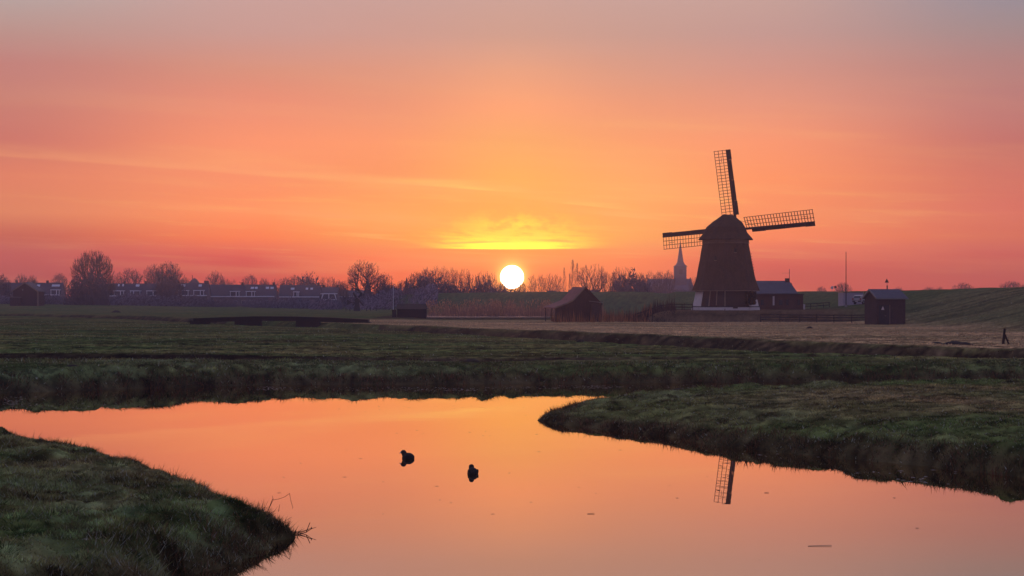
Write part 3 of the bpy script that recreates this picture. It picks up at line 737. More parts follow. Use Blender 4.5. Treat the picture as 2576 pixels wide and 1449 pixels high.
# two small boards on the dike crest
for (xd, yd0, yd1, w, lab, mt, tl) in ((2092.5, 719.5, 727, .55, 'pale round-shouldered board leaning on a short post on the dike crest', 'white', .35), (2100.5, 718.5, 725.5, .5, 'dark square board on a pale post on the dike crest', 'black', -.1)):
    yy = 452.0; bx_ = wx(xd, yy); bz_ = gz(bx_, yy)
    bz_ = min(bz_, zat(733, yy)); q0, q1 = zat(yd1, yy)-bz_, zat(yd0, yy)-bz_
    e = empty('notice_board', (bx_, yy, bz_), 0, lab, 'sign')
    MB().tube((.1,.06,-.4), (0,.06,q1-.1), .05, .05, 6).build('post', M['white'], e)
    MB().add([(-w/2-tl*.3, -.03, q0), (w/2, -.03, q0+.05), (w/2+tl*.2, -.03, q1), (-w/2, -.03, q1-.12), (-w/2-tl*.3, .03, q0), (w/2, .03, q0+.05), (w/2+tl*.2, .03, q1), (-w/2, .03, q1-.12)],
             [(0,1,2,3),(4,7,6,5),(0,4,5,1),(1,5,6,2),(2,6,7,3),(3,7,4,0)]).build('board', M[mt], e)

# post and rail fence left of the hut
def fence(pts, name, label, hgt=1.15, rails=3, sp=2.6, gap=0.34, post_r=.07, mat_='timber'):
    f = empty(name, (pts[0][0], pts[0][1], gz(*pts[0])), 0, label, 'fence')
    b0 = f.location
    posts = []
    for (a, b_) in zip(pts[:-1], pts[1:]):
        d = math.hypot(b_[0]-a[0], b_[1]-a[1]); n_ = max(1, round(d/sp))
        for i in range(n_): posts.append((a[0]+(b_[0]-a[0])*i/n_, a[1]+(b_[1]-a[1])*i/n_))
    posts.append(pts[-1])
    P3 = [Vector((x, y, gz(x, y))) - b0 for x, y in posts]
    for p in P3: MB().tube(p-Vector((0,0,.3)), p+Vector((random.uniform(-.03,.03), 0, hgt+random.uniform(-.04,.06))), post_r, post_r*.9, 6).build('post', M[mat_], f)
    for a, b_ in zip(P3[:-1], P3[1:]):
        for r_ in range(rails):
            hh = hgt - .08 - r_*gap
            MB().bar(a+Vector((0,-.08,hh+random.uniform(-.02,.02))), b_+Vector((0,-.08,hh+random.uniform(-.02,.02))), .045, .14).build('rail', M[mat_], f)
    return f
fence([(wx(1912, 287), 287), (wx(2010, 285), 285), (wx(2186, 281), 281)], 'rail_fence', 'dark three-rail timber fence between windmill and brick hut', 1.15, 3, 2.8, .36)
fence([(wx(1598, 312), 312), (wx(1662, 309), 309), (wx(1742, 306), 306)], 'paddock_fence', 'low wooden rail fence climbing to the left side of the windmill', .95, 2, 1.9, .42)
fence([(wx(2023, 338), 338), (wx(2086, 336), 336)], 'yard_fence', 'low dark picket fence behind the cottage towards the garage', .9, 2, 1.2, .4)
# picnic table
px_, py2 = wx(1703, 311), 311.0; pz = gz(px_, py2)
pt_ = empty('picnic_table', (px_, py2, pz), 0, 'wooden picnic table on the mound left of the windmill', 'table')
MB().box(-1.55, 1.55, -.38, .38, 1.05, 1.12).build('table_top', M['barn'], pt_)
for s_ in (-1, 1):
    MB().bar((s_*1.1, -.5, 0), (s_*1.1, .1, 1.04), .09, .06).build('leg', M['barn'], pt_)
    MB().bar((s_*1.1, .5, 0), (s_*1.1, -.1, 1.04), .09, .06).build('leg', M['barn'], pt_)
    MB().box(-1.5, 1.5, s_*.85-.14, s_*.85+.14, .5, .56).build('bench_seat', M['barn'], pt_)
MB().bar((-1.1,-.85,.46), (-1.1,.85,.46), .06, .08).build('cross_beam', M['barn'], pt_)
MB().bar((1.1,-.85,.46), (1.1,.85,.46), .06, .08).build('cross_beam', M['barn'], pt_)

# braced gate post in the field at the right
gx_, gy_ = wx(2526, 148), 148.0; gz0 = gz(gx_, gy_)
gp = empty('braced_gate_post', (gx_, gy_, gz0), 0, 'lone weathered gate post with a leaning brace at the right field edge', 'post')
MB().tube((-.14,0,-.3), (.02,0,1.18), .105, .09, 8).build('post', M['timber'], gp)
MB().tube((.38,-.1,-.2), (.0,0,.80), .07, .06, 8).build('brace', M['timber'], gp)
MB().bar((.0,0,.42), (.32,-.05,.3), .05, .06).build('tie_rail', M['timber'], gp)

# ------------------------------------------------------------------ barn with the sweeping roof
by = 297.0; bb = gz(wx(1450, by), by)
barn = empty('hay_barn', (wx(1450, by), by, bb), 0, 'old barn with a steep sweeping rust-red roof among the reeds', 'barn')
X = lambda xd: wx(xd, by)-wx(1450, by)
Z = lambda yd: zat(yd, by)-bb
sh = X(1471.8)-X(1444.9); depth = 7.2
# section seen from the camera: front gable edge and the same shifted back/left
front = [(X(1396.5), Z(774)), (X(1418), Z(766)), (X(1441), Z(756)), (X(1454), Z(742)), (X(1471.8), Z(722.5))]
right = [(X(1471.8), Z(722.5)), (X(1486), Z(736)), (X(1499), Z(750)), (X(1514), Z(766))]
bk = Vector((-(X(1471.8)-X(1444.9)), depth, 0))
def slope(line, nm, thick=.14):
    m = MB(); n_ = len(line)
    fr_ = [Vector((x, 0, z)) for x, z in line]; bk_ = [p + bk*1.0 + Vector((0, 0, .10)) for p in fr_]
    vs = fr_ + bk_ + [p - Vector((0,0,thick)) for p in fr_] + [p - Vector((0,0,thick)) for p in bk_]
    fs = []
    for i in range(n_-1):
        fs += [(i, i+1, n_+i+1, n_+i), (2*n_+i+1, 2*n_+i, 3*n_+i, 3*n_+i+1), (i+1, i, 2*n_+i, 2*n_+i+1), (n_+i, n_+i+1, 3*n_+i+1, 3*n_+i)]
    fs += [(0, n_, 3*n_, 2*n_), (n_-1, 3*n_-1, 4*n_-1, 2*n_-1)]
    return m.add(vs, fs).build(nm, M['rust'], barn)
slope(front, 'roof_slope'); slope(right, 'roof_slope')
m = MB()
for a, b_ in zip(front[:-1], front[1:]): m.bar((a[0], -.06, a[1]), (b_[0], -.06, b_[1]), .08, .20)
m.build('verge_board', M['palewood'], barn)
m = MB()
for a, b_ in zip(right[:-1], right[1:]): m.bar((a[0], -.06, a[1]), (b_[0], -.06, b_[1]), .08, .16)
m.build('verge_board', M['barn'], barn)
MB().tube((X(1471.8), 0, Z(723)), (X(1471.8), 0, Z(714.5)), .05, .02, 6).build('finial', M['darktrim'], barn)
poly = [(X(1422), -.3), (X(1508), -.3), (X(1508), Z(762)), (X(1499), Z(751.5)), (X(1486), Z(738)), (X(1471.8), Z(725)), (X(1454), Z(745)), (X(1441), Z(759)), (X(1422), Z(767.5))]
nn = len(poly); vs = [(x, .12, z) for x, z in poly] + [(x+bk.x*.92, .12+bk.y*.92, z) for x, z in poly]
MB().add(vs, [tuple(range(nn)), tuple(range(2*nn-1, nn-1, -1))] + [(i+nn, (i+1) % nn+nn, (i+1) % nn, i) for i in range(nn)]).build('gable_wall', M['barn'], barn)
for q in range(20):
    xa = X(1423) + q*(X(1506)-X(1423))/20; xb = xa + (X(1506)-X(1423))/20-.03
    top = min(np.interp((xa+xb)/2, [p[0] for p in front+right[1:]], [p[1] for p in front+right[1:]])-.35, 99)
    MB().box(xa, xb, .06+.02*(q % 2), .117, -.2, top).build('board', M['barn'], barn)
for a in (1400, 1411): MB().bar((X(a), .15, -.2), (X(a), .15, Z(773.5)), .14, .14).build('post', M['barn'], barn)
for a in (1374, 1390): MB().bar((X(a), 6.6, -.2), (X(a), 6.6, Z(773)), .14, .14).build('post', M['barn'], barn)
# brick outhouse leaning against its right corner
oh = empty('outhouse', (wx(1501, 294.5), 294.5, bb), 0, 'narrow brick outhouse against the right corner of the old barn', 'outhouse')
X2 = lambda xd: wx(xd, 294.5)-wx(1501, 294.5)
MB().box(X2(1488.5), X2(1513), -.2, 1.9, -.3, zat(765, 294.5)-bb).build('wall', M['brick2'], oh)
MB().add([(X2(1482), -.3, zat(758, 294.5)-bb), (X2(1516), -.3, zat(762, 294.5)-bb), (X2(1516), 2.0, zat(762, 294.5)-bb), (X2(1482), 2.0, zat(758, 294.5)-bb),
          (X2(1482), -.3, zat(757, 294.5)-bb), (X2(1516), -.3, zat(760.5, 294.5)-bb), (X2(1516), 2.0, zat(760.5, 294.5)-bb), (X2(1482), 2.0, zat(757, 294.5)-bb)],
         [(0,3,2,1),(4,5,6,7),(0,1,5,4),(1,2,6,5),(2,3,7,6),(3,0,4,7)]).build('lean_to_roof', M['steel'], oh)

# ------------------------------------------------------------------ church beyond the dike
CY = 1150.0; cb = gz(wx(1711, CY), CY)
ch = empty('church', (wx(1711, CY), CY, cb), 0, 'distant church with a needle spire beyond the dike', 'church')
XC = lambda xd: wx(xd, CY)-wx(1711, CY)
ZC = lambda yd: zat(yd, CY)-cb
MB().box(XC(1695.5), XC(1725), -3.6, 3.6, -.5, ZC(671)).build('tower', M['church'], ch)
sq_ = lambda h, z, n=8: [(h*c, h*s_, z) for c, s_ in ((1,-1),(1,1),(-1,1),(-1,-1))]
cxx = XC(1710.8)
rs = []
for h, z in ((XC(1726.8)-cxx, ZC(671)), (XC(1726.8)-cxx, ZC(669.8)), (XC(1722)-cxx, ZC(666)), (XC(1718.6)-cxx, ZC(660)), (XC(1717.2)-cxx, ZC(652)), (XC(1714.2)-cxx, ZC(630)), (.12, ZC(606.5))):
    rs.append([(x+cxx, y, zz) for x, y, zz in sq_(h, z)])
MB().rings(rs).build('spire', M['slate'], ch)
MB().tube((cxx, 0, ZC(607)), (cxx, 0, ZC(603)), .12, .05, 6).build('spire_cross', M['darktrim'], ch)
nx0, nx1 = XC(1629), XC(1737); ne, nr_ = ZC(729), ZC(703)
MB().add([(nx0,-5.5,-.5),(nx1+1.2,-5.5,-.5),(nx1+1.2,5.5,-.5),(nx0,5.5,-.5),(nx0,-5.5,ne),(nx1+1.2,-5.5,ne),(nx1+1.2,5.5,ne),(nx0,5.5,ne),(nx0,0,nr_-.2),(nx1,0,nr_-.2)],
         [(0,1,5,4),(1,2,6,9,5),(2,3,7,6),(3,0,4,8,7)]).build('nave_wall', M['church'], ch)
for ya in (-6.0, 6.0):
    MB().add([(nx0-.3,ya,ne-.4),(nx1+1.6,ya,ne-.4),(nx1+.1,0,nr_),(nx0-.3,0,nr_),(nx0-.3,ya,ne),(nx1+1.6,ya,ne),(nx1+.1,0,nr_+.4),(nx0-.3,0,nr_+.4)],
             [(0,1,2,3),(4,7,6,5),(0,4,5,1),(1,5,6,2),(2,6,7,3),(3,7,4,0)]).build('nave_roof', M['slate'], ch)
MB().box(XC(1734.5), XC(1737), -.5, .5, nr_, ZC(698.5)).build('gable_finial', M['church'], ch)
MB().box(cxx-1.0, cxx+1.0, -3.66, -3.603, ZC(690), ZC(678)).build('louvre', M['darktrim'], ch)

# ------------------------------------------------------------------ terraces of the village at the left
def terrace(xa, xb, yr, ye, Y, dormers, chims, skylights, label, group='terraces along the village edge', para=True):
    zb = min(gz(wx((xa+xb)/2, Y), Y), zat(768, Y))-.3
    ox = wx((xa+xb)/2, Y)
    t = empty('terraced_houses', (ox, Y, zb), 0, label, 'houses', group)
    x0, x1 = wx(xa, Y)-ox, wx(xb, Y)-ox; ze, zr = zat(ye, Y)-zb, zat(yr, Y)-zb; Dd = 9.0
    MB().add([(x0,0,-.5),(x1,0,-.5),(x1,Dd,-.5),(x0,Dd,-.5),(x0,0,ze),(x1,0,ze),(x1,Dd,ze),(x0,Dd,ze),(x0,Dd/2,zr-.15),(x1,Dd/2,zr-.15)],
             [(0,1,5,4),(1,2,6,9,5),(2,3,7,6),(3,0,4,8,7)]).build('wall', M['wall'], t)
    rfs = []
    for ya in (-.4, Dd+.4):
        rfs.append(MB().add([(x0-.2,ya,ze-.2),(x1+.2,ya,ze-.2),(x1+.2,Dd/2,zr),(x0-.2,Dd/2,zr),(x0-.2,ya,ze),(x1+.2,ya,ze),(x1+.2,Dd/2,zr+.2),(x0-.2,Dd/2,zr+.2)],
             [(0,1,2,3),(4,7,6,5),(0,4,5,1),(1,5,6,2),(2,6,7,3),(3,7,4,0)]).build('roof', M['tile'], t))
    rf_ = rfs[0]
    sl = lambda z: (z-ze)/(zr-ze)*(Dd/2)          # y of the front slope at height z
    if para: MB().box(x0, x1, -.75, -.42, ze-.35, ze+.05).build('gutter', M['frame'], t)
    for (a, b_) in dormers:
        p0, p1 = wx(a, Y)-ox, wx(b_, Y)-ox; z0, z1 = ze-.1, ze+(zat(730, Y)-zat(742.5, Y))
        d = MB().box(p0, p1, -.30, sl(z1)+.4, z0, z1-.25).build('dormer', M['tile'], t)
        MB().box(p0-.15, p1+.15, -.48, sl(z1)+.5, z1-.25, z1+.05).build('dormer_roof', M['frame'], d)
        fr_ = MB(); fr_.box(p0, p0+.22, -.42, -.303, z0+.1, z1-.25).box(p1-.22, p1, -.42, -.303, z0+.1, z1-.25)
        mid_ = p0+(p1-p0)*random.choice([.34, .66]); fr_.box(mid_-.16, mid_+.16, -.42, -.303, z0+.1, z1-.25).box(p0+.221, p1-.221, -.40, -.303, z0, z0+.099)
        fr_.build('window_frame', M['frame'], d)
        MB().box(p0+.22, mid_-.16, -.36, -.303, z0+.1, z1-.25).build('window_pane', M['glass'], d)
        MB().box(mid_+.16, p1-.22, -.36, -.303, z0+.1, z1-.25).build('window_pane', M['glass'], d)
    for c_ in chims:
        p = wx(c_, Y)-ox; MB().box(p-.45, p+.45, Dd/2-.4, Dd/2+.4, zr-.3, zr+1.1).build('chimney', M['brick2'], t)
    for (c_, w, yd) in skylights:
        p = wx(c_, Y)-ox; z = zat(yd, Y)-zb; yv = sl(z)
        k_ = (Dd/2)/(zr-ze)
        m = MB(); ww = wx(CX+w/2, Y)
        pts_ = [(p-ww, z-.35), (p+ww, z-.35), (p+ww, z+.35), (p-ww, z+.35)]
        lift = .32
        m.add([(x, sl(zz_)-.05, zz_+lift-.2) for x, zz_ in pts_]+[(x, sl(zz_)-.10, zz_+lift+.05) for x, zz_ in pts_], [(0,3,2,1),(4,5,6,7),(0,1,5,4),(1,2,6,5),(2,3,7,6),(3,0,4,7)])
        m.build('skylight', M['frame'], t)
    n_ = int((x1-x0)/3.1)
    for q in range(n_):
        p = x0+1.0+q*3.1
        w_ = MB().box(p, p+1.5, -.06, -.003, 1.1, 2.5).build('window', M['frame'], t)
        MB().box(p+.1, p+1.4, -.08, -.062, 1.2, 2.4).build('pane', M['glass'], w_)
    return t
terrace(-60, 152, 712, 741, 800, [(60, 84), (128, 150)], [35, 113, 78], [(92, 8, 720), (136, 20, 720)], 'dark terrace behind the small gabled barn at the far left')
terrace(246, 414, 714, 743.5, 780, [(262, 276), (287, 312), (328, 353), (369, 394)], [308, 362], [(294, 4, 719), (305, 4, 719), (342, 9, 720), (400, 6, 720)], 'terrace with four white dormers between willow and round bare tree')
terrace(441, 521, 713, 742.5, 775, [(447, 474), (487, 513)], [512, 518], [(457, 10, 720), (500, 8, 720)], 'short terrace with two white dormers and twin chimneys')
terrace(522, 690, 717, 745, 790, [(579, 602), (619, 641)], [606, 685], [(632, 8, 726), (642, 7, 726), (682, 8, 726), (670, 8, 726)], 'long terrace with two dormers and pairs of skylights')
terrace(702, 803, 718, 746, 800, [(738, 752)], [798], [(734, 9, 728), (770, 6, 728), (782, 6, 728)], 'terrace half hidden behind the rounded evergreen crown')
terrace(806, 849, 723, 738, 805, [], [846, 812], [], 'narrow house with a sloping white-framed glass front')
terrace(850, 930, 731, 745, 830, [], [866, 884], [], 'low terrace left of the big round tree')
# white-framed sunroom in front of the narrow house
SY = 798.0; sbz = zat(764, SY); sr = empty('sunroom', (wx(827, SY), SY, sbz), 0, 'white-framed trapezium sunroom before the narrow house', 'sunroom')
XS = lambda xd: wx(xd, SY)-wx(827, SY)
ZS = lambda yd: zat(yd, SY)-sbz
MB().prism([(XS(808), 0), (XS(846), 0), (XS(846), ZS(753)), (XS(841), ZS(739)), (XS(813), ZS(739)), (XS(808), ZS(753))], 0, 3).build('glazing', M['glass'], sr)
m = MB()
for a, b_ in (((808, 754), (813, 738.5)), ((846, 754), (841, 738.5)), ((813, 739), (841, 739)), ((827, 754), (827, 739)), ((806, 754), (848, 754))):
    m.bar((XS(a[0]), -.1, ZS(a[1])), (XS(b_[0]), -.1, ZS(b_[1])), .16, .32)
m.build('frame', M['frame'], sr)
# pyramid roofed tower behind the short terrace
PY = 850.0; tw = empty('village_hall', (wx(489, PY), PY, gz(wx(489, PY), PY)), 0, 'broad pyramid-roofed hall behind the short terrace with twin chimneys', 'hall')
tz0 = tw.location.z; hw = wx(CX+12, PY)
MB().box(-hw, hw, -hw, hw, -.5, zat(714, PY)-tz0).build('wall', M['wall'], tw)
MB().rings([[(h*c, h*s_, z) for c, s_ in ((1,-1),(1,1),(-1,1),(-1,-1))] for h, z in ((hw*1.15, zat(715, PY)-tz0), (hw*.55, zat(704, PY)-tz0), (.15, zat(699.5, PY)-tz0))]).build('roof', M['tile'], tw)
MB().tube((-.9, 0, zat(702, PY)-tz0), (-.9, 0, zat(692, PY)-tz0), .2, .1, 6).build('mast', M['darktrim'], tw)
# low white building by the dike
LY = 650.0; lb = zat(766, LY); lw = empty('low_shed', (wx(960, LY), LY, lb), 0, 'low shed with a white flat roof edge left of the pale lamp post', 'shed')
hwid = wx(CX+22, LY); MB().box(-hwid, hwid, 0, 5, -.3, zat(756, LY)-lb).build('wall', M['wall'], lw)
MB().box(-hwid-.3, hwid+.3, -.4, 5.4, zat(756, LY)-lb, zat(753.5, LY)-lb).build('flat_roof', M['frame'], lw)
# lamp posts
for xd, yt, yb_, Y, lab in ((989, 717, 770, 560, 'tall pale lamp post behind the brown shed'), (1036.5, 735, 762, 640, 'short faint lamp post at the start of the dike')):
    z0 = min(zat(yb_, Y), gz(wx(xd, Y), Y)+1.0); hh = zat(yt, Y)-z0
    e = empty('lamp_post', (wx(xd, Y), Y, z0), 0, lab, 'lamp post')
    MB().tube((0,0,-1.5), (0,0,hh), .09, .06, 8).build('pole', M['frame'], e)
    MB().box(-.12, .75, -.14, .14, hh-.02, hh+.12).build('lamp_head', M['steel'], e)

# small gabled barn at far left
BY = 600.0; bz0 = zat(767, BY); sbn = empty('field_barn', (wx(64, BY), BY, bz0), 0, 'dark gabled wooden barn at the far left field edge', 'barn')
XB = lambda xd: wx(xd, BY)-wx(64, BY)
ZB = lambda yd: zat(yd, BY)-bz0
MB().prism([(XB(33), -.8), (XB(94), -.8), (XB(94), ZB(733)), (XB(63), ZB(713)), (XB(33), ZB(732))], 0, 9).build('wall', M['barn'], sbn)
for (a, b_) in (((29.5, 734), (63, 711.5)), ((97.5, 735), (63, 711.5))):
    p, q = Vector((XB(a[0]), 0, ZB(a[1]))), Vector((XB(b_[0]), 0, ZB(b_[1])))
    MB().add([p+Vector((0,-.5,0)), q+Vector((0,-.5,0)), q+Vector((0,9.5,0)), p+Vector((0,9.5,0)), p+Vector((0,-.5,.22)), q+Vector((0,-.5,.22)), q+Vector((0,9.5,.22)), p+Vector((0,9.5,.22))],
             [(0,1,2,3),(4,7,6,5),(0,4,5,1),(1,5,6,2),(2,6,7,3),(3,7,4,0)]).build('roof_slope', M['tile'], sbn)
    MB().bar(p+Vector((0,-.55,.05)), q+Vector((0,-.55,.05)), .08, .3).build('verge_board', M['palewood'], sbn)
MB().box(XB(28), XB(53), -1.6, -.003, -.8, ZB(748)).build('lean_to', M['barn'], sbn)
MB().box(XB(27), XB(54), -1.8, -.003, ZB(748), ZB(747)).build('lean_to_roof', M['steel'], sbn)
MB().box(XB(55.5), XB(58.5), -.06, -.003, ZB(731), ZB(727)).build('gable_window', M['steel'], sbn)
for q in range(14):
    xa = XB(34)+q*(XB(93)-XB(34))/14; top = np.interp(xa+.3, [XB(33), XB(63), XB(94)], [ZB(733), ZB(714), ZB(734)])-.25
    if xa > XB(53.5): MB().box(xa, xa+(XB(93)-XB(34))/14-.06, -.04, -.003, -.6, top).build('board', M['barn'], sbn)
MB().box(XB(94)+.003, XB(96.5), -.1, .2, -.6, ZB(735)).build('corner_board', M['palewood'], sbn)

# ------------------------------------------------------------------ boat shed, small drainage mill, bridge
DY = 354.0; db = gz(wx(1035, DY), DY); ds = empty('brown_shed', (wx(1035, DY), DY, db), 0, 'low windowless shed with a brown hipped roof beside the pond', 'shed')
XD = lambda xd: wx(xd, DY)-wx(1035, DY)
ZD = lambda yd: zat(yd, DY)-db
MB().box(XD(998.5), XD(1072), 0, 3.0, -.3, ZD(777)).build('wall', M['timber'], ds)
MB().add([(XD(996), -.25, ZD(777.5)), (XD(1075), -.25, ZD(777.5)), (XD(1075), 3.25, ZD(777.5)), (XD(996), 3.25, ZD(777.5)), (XD(998), 1.5, ZD(764.7)), (XD(1070.5), 1.5, ZD(764.7))],
         [(0,1,5,4),(2,3,4,5),(1,2,5),(3,0,4),(3,2,1,0)]).build('roof', M['oldroof'], ds)
for q in range(18):
    w_ = (XD(1072)-XD(998.5))/18; xa = XD(998.5)+q*w_
    MB().box(xa+.01, xa+w_-.02, -.035-.01*(q % 2), -.003, -.2, ZD(778.5)).build('board', M['timber'], ds)
e = empty('mooring_post', (wx(991.5, DY), DY-.4, db), 0, 'thin dark post beside a low box at the left end of the brown shed', 'post')
MB().tube((0,0,-.3), (.0,0,zat(752, DY)-db), .06, .04, 6).build('post', M['timber'], e)
MB().box(-.35, .38, -.1, .5, -.2, zat(779, DY)-db).build('box', M['timber'], e)
# small mill
WY = 528.0; wb = gz(wx(899, WY), WY); sm_ = empty('small_windmill', (wx(898, WY), WY, wb), 0, 'tiny black drainage mill with a tail vane at the far field edge', 'windmill')
XW = lambda xd: wx(xd, WY)-wx(898, WY)
ZW = lambda yd: zat(yd, WY)-wb
MB().rings([[(h*c, h*s_, z) for c, s_ in ((1,-1),(1,1),(-1,1),(-1,-1))] for h, z in ((.95, -.2), (.62, ZW(768)), (.50, ZW(762)))]).build('body', M['black'], sm_)
MB().rings([[(h*c, h2*s_, z) for c, s_ in ((1,-1),(1,1),(-1,1),(-1,-1))] for h, h2, z in ((.62, .7, ZW(763)), (.62, .7, ZW(754)), (.18, .7, ZW(749.5)))]).build('cap', M['black'], sm_)
hub = Vector((XW(899.5), -1.0, ZW(752)))
MB().tube(hub+Vector((0, 1.0, 0)), hub+Vector((0, -.1, 0)), .12, .12, 6).build('windshaft', M['black'], sm_)
for k, (xd, yd) in enumerate(((889.3, 736), (911.8, 738), (914.3, 769.5), (888, 768))):
    tip = Vector((XW(xd), -1.0, ZW(yd))); d = (tip-hub); dn = d.normalized(); pr = Vector((-dn.z, 0, dn.x))
    wv_ = .19 if k < 2 else .14
    a = hub+d*.25
    st = MB().bar(hub, tip, .08, .08).build('sail', M['black'], sm_)
    MB().add([a-pr*wv_, a+pr*wv_*1.6, tip+pr*wv_*1.6, tip-pr*wv_, a-pr*wv_+Vector((0,.04,0)), a+pr*wv_*1.6+Vector((0,.04,0)), tip+pr*wv_*1.6+Vector((0,.04,0)), tip-pr*wv_+Vector((0,.04,0))],
             [(0,1,2,3),(4,7,6,5),(0,4,5,1),(1,5,6,2),(2,6,7,3),(3,7,4,0)]).build('sail_board', M['black'], st)
MB().bar((XW(897), .3, ZW(760.5)), (XW(880), .5, ZW(760.5)), .10, .10).build('tail_pole', M['black'], sm_)
MB().prism([(XW(871.6), ZW(768)), (XW(883.5), ZW(762)), (XW(883.5), ZW(760)), (XW(872.4), ZW(753.5))], .46, .54).build('tail_vane', M['black'], sm_)
for i, xd in enumerate((870, 880, 922, 931, 946)):
    yy = 505+i*6; z0 = gz(wx(xd, yy), yy); o = MB().tube((0,0,-.3), (0,0,.95+.25*(i % 2)), .10, .08, 6).build('fence_post', M['timber']); o.location = (wx(xd, yy), yy, z0)
    tag(o, ['leftmost stub post near the tiny mill', 'stub post close left of the tiny mill', 'first post right of the tiny mill', 'second post right of the tiny mill', 'farthest right of the posts beside the tiny mill'][i], 'post', 'posts beside the tiny mill')
# bridge over the ditch
BRY = 268.0
br = empty('farm_bridge', (wx(700, BRY), BRY, 0), 0, 'low dark concrete farm bridge across the ditch', 'bridge')
XR = lambda xd: wx(xd, BRY)-wx(700, BRY)
ZR = lambda yd: zat(yd, BRY)
top = [(486, 803.5), (560, 800.5), (640, 798.2), (740, 798.8), (830, 801.5), (925, 806.5)]
m = MB(); n_ = len(top)
vs = [(XR(a), 0, ZR(b_)) for a, b_ in top]+[(XR(a), 3.2, ZR(b_)) for a, b_ in top]+[(XR(a), 0, ZR(b_)-.48) for a, b_ in top]+[(XR(a), 3.2, ZR(b_)-.48) for a, b_ in top]
fs = []
for i in range(n_-1): fs += [(i, i+1, n_+i+1, n_+i), (2*n_+i+1, 2*n_+i, 3*n_+i, 3*n_+i+1), (2*n_+i, 2*n_+i+1, i+1, i), (n_+i, n_+i+1, 3*n_+i+1, 3*n_+i)]
fs += [(0, n_, 3*n_, 2*n_), (n_-1, 3*n_-1, 4*n_-1, 2*n_-1)]
m.add(vs, fs); m.build('deck', M['timber'], br)
for yy0 in (-.14, 3.20):
    m = MB()
    for (a, b_), (c_, d_) in zip(top[:-1], top[1:]): m.bar((XR(a), yy0+.07, ZR(b_)+.06), (XR(c_), yy0+.07, ZR(d_)+.06), .14, .16)
    m.build('kerb', M['palewood'] if yy0 > 0 else M['timber'], br)
for a, b_ in ((589, 652), (743, 801)):
    MB().box(XR(a), XR(b_), .25, 2.95, -.8, ZR(806.5)).build('pier', M['timber'], br)
MB().box(XR(478), XR(520), -.05, 3.25, -.6, ZR(806.5)).build('abutment', M['timber'], br)
MB().box(XR(885), XR(930), -.05, 3.25, -.6, ZR(811)).build('abutment', M['timber'], br)

# ------------------------------------------------------------------ bare trees
def tubes_mesh(segs, n=3):
    """segs: list of (p0, p1, r0, r1) -> verts, quads"""
    A_ = np.array([s[0] for s in segs]); B_ = np.array([s[1] for s in segs]); r0 = np.array([s[2] for s in segs]); r1 = np.array([s[3] for s in segs])
    d = B_-A_; d /= np.linalg.norm(d, axis=1, keepdims=True)+1e-9
    ref = np.where(np.abs(d[:, 2:3]) < .9, np.array([[0, 0, 1.]]), np.array([[1., 0, 0]]))
    u = np.cross(d, ref); u /= np.linalg.norm(u, axis=1, keepdims=True); v = np.cross(d, u)
    V = []
    for base, r in ((A_, r0), (B_, r1)):
        for k in range(n):
            a = 2*math.pi*k/n
            V.append(base + (u*math.cos(a)+v*math.sin(a))*r[:, None])
    V = np.stack(V, 1)                    # (m, 2n, 3)
    m_ = len(segs); base = np.arange(m_)[:, None]*2*n
    F = np.concatenate([np.stack([base[:, 0]+k, base[:, 0]+(k+1) % n, base[:, 0]+n+(k+1) % n, base[:, 0]+n+k], -1) for k in range(n)], 0)
    return V.reshape(-1, 3), F
